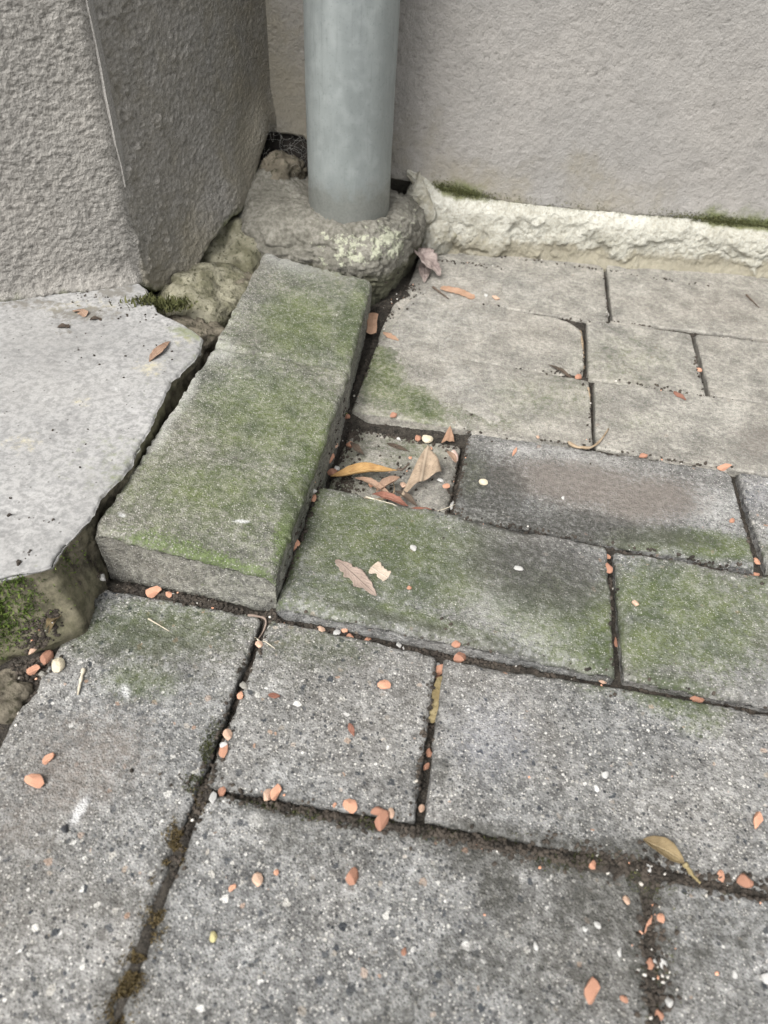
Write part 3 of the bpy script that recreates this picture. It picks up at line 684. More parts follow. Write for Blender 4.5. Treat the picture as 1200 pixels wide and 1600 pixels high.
M['straw'] = simple('dry_straw', (.42, .37, .28), (.58, .53, .43), 130, None)

# ------------------------------------------------------------------ stains
def stain(P, kind):                                         # P (n,2) metres -> strength of one kind of growth or wear
    o = np.zeros(len(P))
    for k, cx, cy, ax, ay, bx, by, st in STAINS:
        if k != kind: continue
        det = ax * by - ay * bx; qx = P[:, 0] * 1000 - cx; qy = P[:, 1] * 1000 - cy
        a = (qx * by - qy * bx) / det; c = (qy * ax - qx * ay) / det
        o = np.maximum(o, st * np.exp(-.7 * (a * a + c * c) ** 1.4))
    return o
KINDS = ('algae', 'dark', 'brown', 'pale', 'blue', 'white', 'green')

# ------------------------------------------------------------------ the ground and the pavement
def ground():
    n = 41; e = np.concatenate([-np.geomspace(60, .6, 20), [0], np.geomspace(.6, 60, 20)]); X, Y = np.meshgrid(e, e)
    Z = -.10 + .02 * fbm(p3(X, Y), .2, 3) ; V = p3(X, Y, Z)
    add('ground', mesh_np('ground', V, gridq(n, n)), M['ground'], kind='structure')
ground()

JOINT_FILL = [  # (x, y, rx, ry, height above the bed) in mm: places where soil has filled a joint to the brim
    (46, -109, 60, 7, 6.8), (110, -106, 45, 10, 7.2), (-20, -111, 40, 5, 6.2), (-70, -114, 40, 4, 6), (121, -150, 7, 60, 8), (-113, -150, 6, 40, 7.8), (-113, -200, 6, 30, 7.8),
    (-112, 180, 6, 60, 4), (-112, 225, 10, 10, 5), (-120, 430, 18, 40, 4), (-100, 470, 30, 40, 6), (-5, 170, 5, 40, 4), (-175, 5, 75, 6, 8), (-111, 60, 5, 70, 12), (-116, 290, 6, 60, 7), (-122, 390, 10, 40, 5), (170, -103, 40, 5, 5), (60, 3, 60, 3, 4), (-60, 4, 40, 5, 4), (-250, -60, 16, 60, 9), (-240, -20, 8, 30, 7), (80, 231, 90, 4, 6), (0, 336, 120, 4, 6), (180, 336, 120, 4, 6), (60, 442, 120, 4, 6), (200, 450, 90, 5, 6), (100, 122, 120, 3, 4)]
def bed():
    xs = np.concatenate([np.linspace(-.9, -.32, 8), np.arange(-.30, .36, .0022), np.linspace(.38, 1.2, 12)]); ys = np.concatenate([np.linspace(-.7, -.28, 8), np.arange(-.26, .62, .0022), np.linspace(.64, .72, 3)])
    X, Y = np.meshgrid(xs, ys); P = p3(X, Y)
    Z = -.0085 + .0018 * fbm(P, 60, 5) + .0012 * fbm(P, 350, 9, 3)
    for x, y, rx, ry, h in JOINT_FILL: Z += .001 * h * np.exp(-((P[:, 0] * 1000 - x) / rx) ** 2 - ((P[:, 1] * 1000 - y) / ry) ** 2)
    Z -= .016 * (sstep(-.122, -.112, P[:, 0]) * sstep(-.004, -.012, P[:, 0]) * sstep(.120, .128, P[:, 1]) * sstep(.228, .222, P[:, 1]))
    V = p3(X, Y, Z); Q = gridq(len(ys), len(xs)); surf(V, Q)
    return add('pavement', mesh_np('joint_soil', V, Q), M['soil'], kind='structure')
PAVEMENT = bed()

def samples(L, sp):
    e = np.array([0, .0005, .001, .0016, .0024, .0034, .0048]); inner = np.linspace(.0065, L - .0065, max(2, int((L - .013) / sp)))
    return np.concatenate([e, inner, L - e[::-1]]) / L
def block(name, quad, z4, parent, mat, seed, thick=.07, sp=.0016, rad=.0028, rough=1.0, agg=.8, rows=(.002, .004, .007, .011, .016, .022, .03, .04), corner=.004, wear=1.0, lean=.03, grime=0.0, label=None, chips=.6, origin=True):
    q = np.array(quad, float) / 1000; z4 = np.array(z4, float) / 1000               # corners: back left, back right, front right, front left
    Lx = (np.linalg.norm(q[1] - q[0]) + np.linalg.norm(q[2] - q[3])) / 2; Ly = (np.linalg.norm(q[3] - q[0]) + np.linalg.norm(q[2] - q[1])) / 2
    U, Vv = np.meshgrid(samples(Lx, sp), samples(Ly, sp)); nr, nc = U.shape
    def bil(a): 
        a = np.asarray(a); sh = (lambda t: t[..., None]) if a.ndim == 2 else (lambda t: t)
        return sh((1 - U) * (1 - Vv)) * a[0] + sh(U * (1 - Vv)) * a[1] + sh(U * Vv) * a[2] + sh((1 - U) * Vv) * a[3]
    XY = bil(q); Z = bil(z4).ravel(); P = p3(XY[..., 0], XY[..., 1])
    u, v = U.ravel(), Vv.ravel(); dx = np.minimum(u, 1 - u) * Lx; dy = np.minimum(v, 1 - v) * Ly
    ex_ = np.exp(-dx / .008); ey_ = np.exp(-dy / .008)
    P[:, 0] += np.sign(.5 - u) * ex_ * (.0011 * rough * fbm(p3(P[:, 1], u > .5), 90, seed) + .0006 * rough * fbm(p3(P[:, 1], u > .5), 400, seed + 3))
    P[:, 1] += np.sign(v - .5) * -ey_ * (.0011 * rough * fbm(p3(P[:, 0], v > .5), 90, seed + 11) + .0006 * rough * fbm(p3(P[:, 0], v > .5), 400, seed + 5))
    d = np.minimum(dx, dy); c = (dx < corner) & (dy < corner); d = np.where(c, np.minimum(d, corner - np.hypot(corner - dx, corner - dy)), d)
    ch = np.clip(fbm(P, 45, seed + 21) - .12, 0, 1) * 9 * chips + np.clip(fbm(P, 140, seed + 23) - .2, 0, 1) * 5 * chips
    rr = rad * (1 + .5 * fbm(P, 120, seed + 2) + ch); t = np.clip(1 - d / rr, 0, 1.6)
    Z = Z - np.where(t > 0, np.minimum(rr, .006) * (1 - np.sqrt(np.clip(1 - np.minimum(t, 1) ** 2, 0, 1))), 0) - np.where(d < 0, -d * 1.5, 0)
    Z += rough * (.0005 * fbm(P, 40, seed + 4) + .00022 * fbm(P, 330, seed + 6, 3) + .0007 * vn(P, 12, seed + 8))
    pit = fbm(P, 260, seed + 9, 2); Z -= rough * .0008 * sstep(.32, .6, pit)
    top = np.stack([P[:, 0], P[:, 1], Z], 1); Q = gridq(nr, nc)[:, ::-1]
    ring = np.concatenate([np.arange(nc), np.arange(1, nr) * nc + nc - 1, (nr - 1) * nc + np.arange(nc - 2, -1, -1), np.arange(nr - 2, 0, -1) * nc])
    R0 = top[ring]; cen = top.mean(0); nrm = np.zeros_like(R0)
    uu, v2 = u[ring], v[ring]; nrm[:, 0] = (uu > .999) * 1. - (uu < .001) * 1.; nrm[:, 1] = (v2 < .001) * 1. - (v2 > .999) * 1.
    Vs, k = [top], len(top); last = ring; Qs = [Q]; nrg = len(ring)
    for dz in list(rows) + [thick]:
        Rk = R0.copy(); Rk[:, 2] = (bil(z4).ravel()[ring] - np.maximum(dz, (bil(z4).ravel()[ring] - R0[:, 2]) + .0004))
        Rk += nrm * (rough * (.0007 * fbm(Rk, 130, seed + 31)[:, None] + .0004 * fbm(Rk, 420, seed + 32, 2)[:, None]) - lean * dz)
        idx = k + np.arange(nrg); Qs.append(np.stack([last, np.roll(last, -1), np.roll(idx, -1), idx], 1)); Vs.append(Rk); last = idx; k += nrg
    V = np.concatenate(Vs); Q = np.concatenate(Qs)
    A = {kk: stain(V[:, :2], kk) for kk in KINDS}
    wl = np.zeros(len(V)); wl[:len(top)] = np.exp(-np.maximum(d, 0) / .006)                      # grime worked in along the joints
    A['dark'] = np.maximum(A['dark'], wear * wl * (.35 + .75 * np.clip(fbm(V, 30, seed + 41) + .1, 0, 1)))
    if grime: A['dark'] = np.maximum(A['dark'], grime * sstep(.0, .55, fbm(V, 17, seed + 61, 5, .62) + .25 * vn(V, 5, seed + 62)))
    skirt = np.arange(len(V)) >= len(top)
    for kk in ('algae', 'green', 'pale', 'white', 'brown'): A[kk] = np.where(skirt, A[kk] * .3, A[kk])
    A['agg'] = np.clip(agg + .35 * fbm(V, 14, seed + 50), 0, 1) * (1 - .8 * np.clip(stain(V[:, :2], 'brown'), 0, 1))
    o_ = np.array([cen[0], cen[1], 0.]); me = mesh_np(name, V - o_, Q, attrs=A, polys=[last[::-1]])
    surf(V, Q)
    return add(name, me, mat, parent, tuple(o_), label=label)

PB = M['paver_back']; PF = M['paver']
def rect(x0, x1, y0, y1, j=(0,) * 8):                        # x range, y range, jitter -> back left, back right, front right, front left
    return [(x0 + j[0], y1 + j[1]), (x1 + j[2], y1 + j[3]), (x1 + j[4], y0 + j[5]), (x0 + j[6], y0 + j[7])]
PAV = [  # quad, corner heights, material, keyword overrides
    (rect(-232, -118, -246, 0, (-1, 0, 0, 1, 4.5, 0, 0, 0)), (0, 1, 0, 0), PF, dict(agg=.9, grime=.35, label='left paver with smooth brown patch and green far end')),
    (rect(-113, -2.5, -106, 0, (0, 1, 0, -1.5, 3.5, 0, 0, -5)), (1, 0, 0, 0), PF, dict(agg=.85, grime=.3, label='square half paver with one orange chip on it')),
    (rect(1.5, 214, -104, 0, (0, -1, 0, 5, 0, 3, 4.5, 0)), (-1, 0, 0, 0), PF, dict(agg=1.0, grime=.3, label='big speckled grey paver in front of the mossy pavers')),
    (rect(219, 430, -104, 4), (0, 0, 0, 0), PF, dict(agg=.9)),
    (rect(-111, 118.5, -223, -110, (.5, -4.5, 0, 6, 3, 0, -.5, 0)), (0, 0, 0, 0), PF, dict(agg=.95, corner=.012, grime=.78, label='speckled front paver at the bottom of the picture')),
    (rect(123.5, 338, -223, -106, (0, 0, 0, 3, 0, 0, 0, 0)), (0, 0, 0, 0), PF, dict(agg=.95, corner=.008, grime=.95)),
    (rect(-112, 5, -332, -226), (0, 0, 0, 0), PF, dict(sp=.003)), (rect(9, 222, -332, -226), (0, 0, 0, 0), PF, dict(sp=.003)), (rect(226, 438, -332, -226), (0, 0, 0, 0), PF, dict(sp=.004)),
    (rect(-114, 107, 4.5, 121.5, (0, 0, -1, -3, 1, 3, 4.5, 0)), (10, 1, 4, 13), PF, dict(agg=.45, rad=.004, chips=.8, label='raised mossy green paver in front of the sunken tile')),
    (rect(110, 325, 8, 119, (0, -1, 0, 3, 0, 4, 4, 1)), (0, 0, 0, 1), PF, dict(agg=.55, label='mossy green paver at the right edge')),
    (rect(-112, -13, 127, 226), (-16, -17, -18, -16.5), PB, dict(agg=.45, wear=.9, label='sunken square tile holding leaves and chips')),
    (rect(-9, 208, 121.5, 225, (0, 1, 0, 5.5, 4, 1, 0, 1)), (0, 0, 0, 0), PF, dict(agg=.6, corner=.008, rad=.002, label='brown and dark stained paver beside the sunken tile')),
    (rect(214, 425, 122, 231, (0, 0, 0, 2, 0, 0, 6, 2)), (0, 0, 0, 0), PF, dict(agg=.8, rad=.002)),
    (rect(-112, 93, 228, 335.5, (0, 0, 0, -5, 3, 2.5, 0, -1)), (1, 0, 0, 1), PB, dict(agg=.5, rad=.002, wear=.35, rough=.55, chips=.15, label='pale paver with a green corner behind the sunken tile')),
    (rect(97.5, 310, 232, 334, (0, -2, 0, 6, 0, 2, 1, 0)), (0, 0, 0, 0), PB, dict(agg=.6, rad=.002, wear=.35, rough=.55, chips=.15)),
    (rect(-122, 86, 336.5, 441, (12, 2, 0, -4, 3, -4.5, 6, 0)), (0, 0, 0, 0), PB, dict(agg=.4, corner=.03, rad=.002, wear=.35, rough=.55, chips=.15, label='pale paver with rounded broken corner near the downpipe base')),
    (rect(90.5, 197, 336, 445, (0, 0, 0, -.5, 4, -1, 2, -2.5)), (0, 0, 0, 0), PB, dict(agg=.5, rad=.002, wear=.35, rough=.55, chips=.15)),
    (rect(201.5, 415, 340, 449, (0, -3, 0, 10, 0, 3, 3, -3)), (0, 0, 0, 0), PB, dict(agg=.6, rad=.002, wear=.35, rough=.55, chips=.15)),
    (rect(-103, 110, 440, 575, (0, -10, 0, 0, 4, -.5, 0, 5.5)), (0, 0, 0, 0), PB, dict(agg=.35, corner=.012, rad=.002, wear=.35, rough=.55, chips=.15, label='back paver against the wall behind the broken corner')),
    (rect(113.5, 326, 448, 612, (0, -30, 0, 0, 0, 12, 4, -.5)), (0, 0, 0, 0), PB, dict(agg=.4, rad=.002, wear=.35, rough=.55, chips=.15, label='back paver against the wall at right')),
    (rect(331, 540, 462, 625), (0, 0, 0, 0), PB, dict(sp=.004)), (rect(315, 520, 240, 340), (0, 0, 0, 0), PB, dict(sp=.004)), (rect(420, 630, 348, 458), (0, 0, 0, 0), PB, dict(sp=.004)),
    (rect(330, 540, 10, 119), (0, 0, 0, 0), PF, dict(sp=.004)), (rect(430, 640, 123, 236), (0, 0, 0, 0), PF, dict(sp=.004)),
]
for i, (qd, z4, m_, kw) in enumerate(PAV): block('paver', qd, z4, PAVEMENT, m_, 100 + i * 13, **kw)

# pale cement smeared into some joints
def smear(pts, wdt, zt, seed):
    pts = np.array(pts, float) / 1000; seg = np.linspace(0, 1, 90); t = np.linspace(0, 1, len(pts)); X = np.interp(seg, t, pts[:, 0]); Y = np.interp(seg, t, pts[:, 1])
    cr = np.linspace(-1, 1, 11); XX = X[None] + 0 * cr[:, None]; YY = Y[None] + cr[:, None] * wdt / 1000 * (1 + .5 * fbm(p3(seg, seg * 0), 5, seed)[None]); P = p3(XX, YY)
    Z = zt / 1000 - np.abs(np.repeat(cr, 90)) ** 2.5 * .0022 + .0005 * fbm(P, 120, seed) ; V = p3(XX, YY, Z)
    A = {kk: stain(V[:, :2], kk) for kk in KINDS}; A['agg'] = np.full(len(V), .3)
    surf(V, gridq(11, 90)); add('mortar_smear', mesh_np('mortar_smear', V, gridq(11, 90), attrs=A), PB, PAVEMENT)
smear([(-95, 335), (-60, 337), (-26, 339)], 5.5, .2, 3); smear([(-70, 446), (-40, 442), (5, 440)], 6, .3, 4); smear([(-6, 226), (40, 228), (75, 228)], 6, .7, 5)
smear([(116, 334), (128, 336), (140, 337)], 4, -.4, 6); smear([(115, 447), (135, 446), (160, 446)], 4, -.3, 8); smear([(150, 230), (175, 231), (205, 231)], 3.5, -.6, 9)

def skim():                                                          # thin cement skim over the back pavers near the downpipe
    xs_, ys_ = np.arange(-.112, .045, .0018), np.arange(.225, .52, .0018); X, Y = np.meshgrid(xs_, ys_); P = p3(X, Y); x, y = P[:, 0], P[:, 1]
    left = np.interp(y, np.array([225, 235, 255, 280, 310, 345, 400, 430, 470, 520]) / 1000, np.array([5, -25, -55, -78, -95, -108, -104, -98, -84, -92]) / 1000); right = np.interp(y, np.array([225, 330, 345, 430, 455, 520]) / 1000, np.array([30, -18, -20, 8, 12, 0]) / 1000) + .014 * fbm(P, 28, 3)
    dd = np.minimum(x - left, right - x) + .004 * fbm(P, 60, 5); dd = np.minimum(dd, np.minimum(y - .226, .5 - y)); dd = np.minimum(dd, np.minimum(x + .111, .044 - x))
    Z = -.0025 + .0034 * sstep(-.002, .006, dd) + .0003 * fbm(P, 90, 6) + .0006 * vn(P, 14, 7)
    A = {kk: stain(P[:, :2], kk) for kk in KINDS}; A['agg'] = np.full(len(P), .22); A['algae'] *= .25; A['pale'] = np.maximum(A['pale'], .3); V = p3(X, Y, Z); Q = gridq(len(ys_), len(xs_)); Q = Q[(dd > -.004)[Q].any(1)]; surf(V, Q)
    add('cement_skim', mesh_np('cement_skim', V, Q, attrs=A), PB, PAVEMENT, label='thin pale cement skim over the back pavers')
skim()

# ------------------------------------------------------------------ raised edging of two blocks
edg = add('brick_edging', None, label='two raised mossy concrete bricks laid end to end beside the pale step', cat='kerb', loc=(-.17, .2, 0))
def edge_brick(q, z4, seed, lab):
    o = block('brick', q, z4, edg, M['edging'], seed, thick=.10, sp=.0016, rad=.0042, rough=1.15, agg=.35, corner=.008, wear=.35, lean=.03, rows=(.002, .004, .006, .009, .012, .016, .02, .025, .03, .036, .042, .05), label=lab, chips=.9)
    o.location = Vector(o.location) - Vector((-.17, .2, 0))
edge_brick([(-233, 228), (-115.5, 235), (-109.3, 8.5), (-230.5, 11)], (44, 36, 35.5, 44), 701, 'front raised brick, greener and longer, with a bare front face')
edge_brick([(-246, 406), (-130, 391), (-115.9, 236), (-233.3, 229)], (44.5, 37.5, 36, 44.2), 733, 'rear raised brick touching the downpipe base')

# ------------------------------------------------------------------ pale step slab
def step():
    E = np.array(SLAB_EDGE)[::-1] / 1000; E = np.concatenate([[(-.95, -.44)], E, [(-.345, .33)]]); ZT = .052
    ys = np.concatenate([np.linspace(-.44, -.075, 30), np.arange(-.072, .33, .0018)]); xe = np.interp(ys, E[:, 1], E[:, 0])
    xe = xe + .0028 * sstep(-.01, .02, ys) * sstep(.225, .20, ys) + .0018 * fbm(p3(ys, ys * 0), 70, 5) + .001 * fbm(p3(ys, ys * 0), 330, 6)
    du = np.concatenate([np.array([0, .0005, .001, .0017, .0026, .004]), np.arange(.006, .26, .0022), np.geomspace(.27, .75, 12)]); U = du[None, :]
    X = xe[:, None] - U; Y = ys[:, None] + 0 * U; P = p3(X, Y); d = np.repeat(du[None], len(ys), 0).ravel()
    rr = .0022 * (1 + .7 * fbm(P, 110, 8) + 5 * np.clip(fbm(P, 55, 18) - .1, 0, 1)); t = np.clip(1 - d / rr, 0, 1)
    Z = ZT - rr * (1 - np.sqrt(1 - t ** 2)) + .0009 * vn(P, 14, 4) + .0005 * fbm(P, 60, 5) + .00018 * fbm(P, 420, 7, 3) - .0011 * sstep(.38, .6, fbm(P, 120, 17, 3))
    top = p3(P[:, 0], P[:, 1], Z); nr, nc = len(ys), len(du); Q = gridq(nr, nc)[:, ::-1]
    tan = np.gradient(np.stack([xe, ys], 1), axis=0); tan = tan / np.linalg.norm(tan, axis=1)[:, None]; k_ = np.ones(31) / 31
    tan = np.stack([np.convolve(np.pad(tan[:, i], 15, 'edge'), k_, 'valid') for i in (0, 1)], 1); nrm = np.stack([tan[:, 1], -tan[:, 0]], 1)
    Vs = [top]; k = len(top); last = np.arange(nr) * nc; Qs = [Q]; rows = [.002, .004, .007, .010, .014, .018, .022, .026, .03, .034, .038, .042, .046, .050, .054, .07]; base = top[last]
    front = sstep(.02, -.045, ys)
    for dz in rows:
        off = -.0035 * np.sin(min(dz / .05, 1) * 3.1) * (1 - front) + front * (.027 * (dz / .05) ** 1.3 if dz < .05 else .022)
        R = np.stack([xe + nrm[:, 0] * off, ys + nrm[:, 1] * off, np.full(nr, ZT - dz)], 1); nz = (.0035 * fbm(R, 60, 15) + .0045 * fbm(R, 130, 16, 5, .65)) * min(1, dz / .008)
        R[:, 0] += nrm[:, 0] * nz; R[:, 1] += nrm[:, 1] * nz; R[:, 2] = np.minimum(R[:, 2], base[:, 2] - dz * .3)
        idx = k + np.arange(nr); Qs.append(np.stack([last[:-1], last[1:], idx[1:], idx[:-1]], 1)); Vs.append(R); last = idx; k += nr
    V = np.concatenate(Vs); Q = np.concatenate(Qs); A = {kk: stain(V[:, :2], kk) for kk in ('dirt_shade', 'yellow', 'algae')}
    A['dirt_shade'][:len(top)] = np.maximum(A['dirt_shade'][:len(top)], .62 * np.exp(-d / .006) * (.5 + fbm(top, 50, 33)) + .5 * np.clip(fbm(top, 26, 34) - .22, 0, 1)); A['side'] = (np.arange(len(V)) >= len(top) + nr) * 1.0; surf(V, Q)
    root = add('concrete_step', None, label='pale grey cement step slab with a ragged broken edge below the rough wall', cat='step')
    return root, add('slab', mesh_np('slab', V, Q, attrs=A), M['slab'], root)
STEP_ROOT, STEP = step()

# ------------------------------------------------------------------ walls
BP, BQ = np.array((-.101, .555)), np.array((.301, .612)); BD = (BQ - BP) / np.linalg.norm(BQ - BP); BN = np.array((BD[1], -BD[0]))   # wall line, outward normal
PC, PL = np.array(PIER[1]) / 1000, np.array(PIER[0]) / 1000; BC = np.array((-.272, .531))
def wall_mesh(path, ztab, zs, relief, flare, thick, attrs):
    """path (n,2) seen from outside left to right; ztab lower edge per column; zs heights above it; closed at the back"""
    n = len(path); tan = np.gradient(path, axis=0); tan /= np.linalg.norm(tan, axis=1)[:, None]; nrm = np.stack([tan[:, 1], -tan[:, 0]], 1)
    ztop = zs[-1]; rows = []
    for j, zz in enumerate(zs):
        z = ztab + (ztop - ztab) * (zz / ztop) if j else ztab + 0 * zz
        rows.append(np.stack([path[:, 0], path[:, 1], z], 1))
    R = np.array(rows); m = len(zs); P = R.reshape(-1, 3); hh = (P[:, 2] - np.tile(ztab, m)); N3 = np.tile(nrm, (m, 1)); d, pit, crest = relief(P, hh); d = d + flare(P, hh)
    edge = np.zeros(len(P)); edge[:n] = -.004; edge[n:2 * n] = -.0012
    V = P.copy(); V[:, :2] += N3 * (d + edge)[:, None]
    q = gridq(m, n); lowz = np.minimum(ztab, .10)
    r1 = np.stack([path[:, 0] - nrm[:, 0] * .02, path[:, 1] - nrm[:, 1] * .02, ztab + .002], 1); r0 = r1.copy(); r0[:, 2] = -.09
    rb = np.stack([path[:, 0] - nrm[:, 0] * thick, path[:, 1] - nrm[:, 1] * thick, np.full(n, -.09)], 1); rt = rb.copy(); rt[:, 2] = ztop
    k = len(V); V = np.concatenate([V, r1, r0, rb, rt]); a = np.arange(n)
    def strip(i, j): return np.stack([i[:-1], i[1:], j[1:], j[:-1]], 1)
    Q = np.concatenate([q, strip(k + a, a), strip(k + n + a, k + a), strip((m - 1) * n + a, k + 3 * n + a), strip(k + 3 * n + a, k + 2 * n + a), strip(k + 2 * n + a, k + n + a)])
    ext = lambda v: np.concatenate([v, np.zeros(4 * n)])
    A = {kk: ext(fn(P, hh)) for kk, fn in attrs.items()}; A['pit'] = ext(pit); A['crest'] = ext(crest)
    A['dirt_shade'][k:] = 1.0
    caps = [[int(i) for i in col] for col in ()]
    return mesh_np('render_coat', V, Q, attrs=A)
ZD = np.concatenate([[0, .0015, .003, .0048], np.arange(.0064, .29, .00135), np.arange(.292, .50, .0023), np.geomspace(.51, 2.2, 22)])

# splayed pier at the left: front face, rounded arris, return towards the corner
def seg(a, b, sp):
    n = max(2, int(np.linalg.norm(b - a) / sp)); return a + (b - a) * np.linspace(0, 1, n)[:, None]
fd = (PC - PL) / np.linalg.norm(PC - PL); rd = (BC - PC) / np.linalg.norm(BC - PC)
A0 = PC - fd * .70; path = np.concatenate([PC - fd * np.geomspace(.70, .325, 10)[:, None], seg(PC - fd * .32, PC - fd * .162, .0024), seg(PC - fd * .16, PC - fd * .0075, .00135), np.array([PC - fd * .005 + rd * .0003, PC - fd * .002 + rd * .0012, PC - fd * .0005 + rd * .0035]), seg(PC + rd * .006, BC + rd * .02, .00135)])
arc = np.concatenate([[0], np.cumsum(np.linalg.norm(np.diff(path, axis=0), axis=1))]); isret = (path - PC) @ rd > 0
zt_ret = np.interp(path[:, 1], np.array([298, 315, 330, 350, 366, 385, 396, 415, 438, 455, 469, 478, 485, 499, 510, 531]) / 1000, np.array([46, 34, 26, 24, 28, 42, 50, 56, 60, 60, 62, 72, 83, 104, 118, 120]) / 1000)
ztab = np.where(isret, zt_ret, .0495) + .0022 * fbm(p3(arc, arc * 0), 90, 2) * isret + .0016 * fbm(p3(arc, arc * 0), 300, 4) * isret
def pier_relief(P, hh):
    ret = ((P[:, :2] - PC) @ rd > .004); far = sstep(.50, .44, P[:, 2]) * sstep(-.325, -.29, (P[:, :2] - PC) @ fd)
    Pd = P.copy(); Pd[:, 2] *= 1.7                                   # dragged render: grain a little wider than tall
    g = fbm(Pd, 340, 3, 2, .6); w_ = 1 - np.abs(fbm(Pd, 230, 12, 2)) * 3; sm = sstep(.26, .36, (P[:, :2] - PC) @ rd / .5 + .12 * fbm(P, 30, 9))
    d = (.0011 * g + .0004 * w_ + .0012 * vn(P, 16, 5) + .0004 * vn(P, 520, 8)) * (1 - .55 * sm)
    blob = np.clip(fbm(P, 130, 33, 2) - .25, 0, 1) * np.where(ret, 1.0, .35) * sstep(.16, .03, np.abs((P[:, :2] - PC) @ rd)); d = d + .005 * blob
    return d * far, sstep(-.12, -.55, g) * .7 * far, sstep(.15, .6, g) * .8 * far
def pier_flare(P, hh):
    ret = ((P[:, :2] - PC) @ rd > .004); k = (P[:, :2] - PC) @ rd
    return np.where(ret, .010 * np.exp(-(hh / .035) ** 2) * (.6 + .8 * vn(P, 25, 6)), .010 * np.exp(-(hh / .010) ** 2) * (.7 + .6 * fbm(P, 60, 17)) + .007 * np.exp(-(hh / .035) ** 2) * (.5 + vn(P, 30, 7)))
PIER_O = add('wall_pier', None, label='grey rough rendered wall pier at left with splayed corner standing on the step', cat='wall')
add('render_coat', wall_mesh(path, ztab, ZD, pier_relief, pier_flare, .22, {
    'dirt_shade': lambda P, h: .75 * np.exp(-h / .05) * (.5 + .8 * vn(P, 18, 3)) + .5 * sstep(.1, .2, (P[:, :2] - PC) @ rd) * (.7 + .6 * vn(P, 9, 8)) + .35 * ((P[:, :2] - PC) @ rd > .004),  # base dirt, darker plaster band, and shade painted over the whole return face
    'algae': lambda P, h: .55 * np.exp(-h / .008) + .45 * np.exp(-h / .03) * np.clip(vn(P, 22, 4), 0, 1)}), M['pier'], PIER_O)
def bead():                                                         # thin render bead bared along the arris, a few centimetres above the base
    zs = np.linspace(.135, 2.2, 120); V, Q = [], []
    for i, z in enumerate(zs):
        wv = .0006 * math.sin(z * 60) + .0005 * math.sin(z * 171); wd = .0065 * min(1, (z - .13) / .03) ; a = PC + rd * (.0055 + wv); c = PC + rd * (.0055 + wd); nr_ = np.array((rd[1], -rd[0]))
        for p in (a - nr_ * .003, a + nr_ * .0022, c + nr_ * .0017, c - nr_ * .003): V.append((p[0], p[1], z))
    for i in range(len(zs) - 1):
        for j in range(4): Q.append((i * 4 + j, i * 4 + (j + 1) % 4, i * 4 + 4 + (j + 1) % 4, i * 4 + 4 + j))
    add('corner_bead', mesh_np('corner_bead', np.array(V), Q, smooth=False, attrs={k: np.zeros(len(V)) for k in ('dirt_shade', 'algae', 'pit', 'crest')}), M['back'], PIER_O, label='narrow smooth grey bead along the wall arris')
bead()

# back wall
xs = np.concatenate([np.linspace(-.46, -.30, 6), np.arange(-.29, .36, .00135), np.linspace(.38, 1.4, 22)])
bpath = BP + BD * ((xs - BP[0]) / BD[0])[:, None]
zt = np.interp(xs, np.array([-280, -240, -225, -190, -160, -124, -100, -87, -7, 64, 135, 207, 280, 340]) / 1000, np.array([116, 112, 98, 86, 77, 74, 70, 66, 58, 56, 56, 55, 52, 52]) / 1000) + .0012 * fbm(p3(xs, xs * 0), 90, 7)
def back_relief(P, hh):
    far = sstep(.50, .44, P[:, 2]) * sstep(.37, .34, P[:, 0]); c, s_ = math.cos(.7), math.sin(.7); T = P.copy(); a = (P[:, 0] * c + P[:, 2] * s_); b_ = (-P[:, 0] * s_ + P[:, 2] * c); T[:, 0] = a * .33 + .002 * vn(P, 40, 44); T[:, 2] = b_ * 1.0 + .004 * vn(P, 45, 45); T[:, 1] = 0
    T2 = P.copy(); a2 = (P[:, 0] * math.cos(-.5) + P[:, 2] * math.sin(-.5)); T2[:, 0] = a2 * .32; T2[:, 2] = (P[:, 0] * .48 + P[:, 2] * .878); T2[:, 1] = 0
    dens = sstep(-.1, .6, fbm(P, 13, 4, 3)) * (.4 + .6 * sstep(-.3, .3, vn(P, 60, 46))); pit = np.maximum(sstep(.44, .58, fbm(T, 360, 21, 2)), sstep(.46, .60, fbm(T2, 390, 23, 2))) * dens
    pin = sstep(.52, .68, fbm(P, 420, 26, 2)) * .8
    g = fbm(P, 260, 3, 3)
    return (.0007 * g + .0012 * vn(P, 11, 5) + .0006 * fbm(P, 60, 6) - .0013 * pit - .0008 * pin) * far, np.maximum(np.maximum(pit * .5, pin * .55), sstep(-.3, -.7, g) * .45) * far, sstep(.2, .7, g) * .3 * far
BACK = add('building_wall', None, label='grey rendered building wall behind the downpipe with pitted surface', cat='wall')
add('render_coat', wall_mesh(bpath, zt, ZD, back_relief, lambda P, h: .002 * np.exp(-(h / .015) ** 2), .25, {
    'dirt_shade': lambda P, h: .30 * np.clip(vn(P, 6, 31), 0, 1) + .25 * np.clip(fbm(P * np.array((1, 1, .25)), 18, 37), 0, 1) + .8 * np.exp(-h / .04) * (.6 + .9 * vn(P, 20, 3)) + .55 * sstep(-.20, -.27, P[:, 0]) + .5 * np.exp(-((P[:, 0] - .06) / .03) ** 2 - ((P[:, 2] - .105) / .02) ** 2) + .3 * np.exp(-h / .05) * sstep(.0, -.1, P[:, 0]),  # splash dirt, streaks and a spot; also darker towards the corner and pipe
    'algae': lambda P, h: np.exp(-(h / .014)) * (1.0 * np.exp(-((P[:, 0] + .065) / .035) ** 2) + 1.0 * sstep(.16, .22, P[:, 0]) + .35)}), M['back'], BACK)

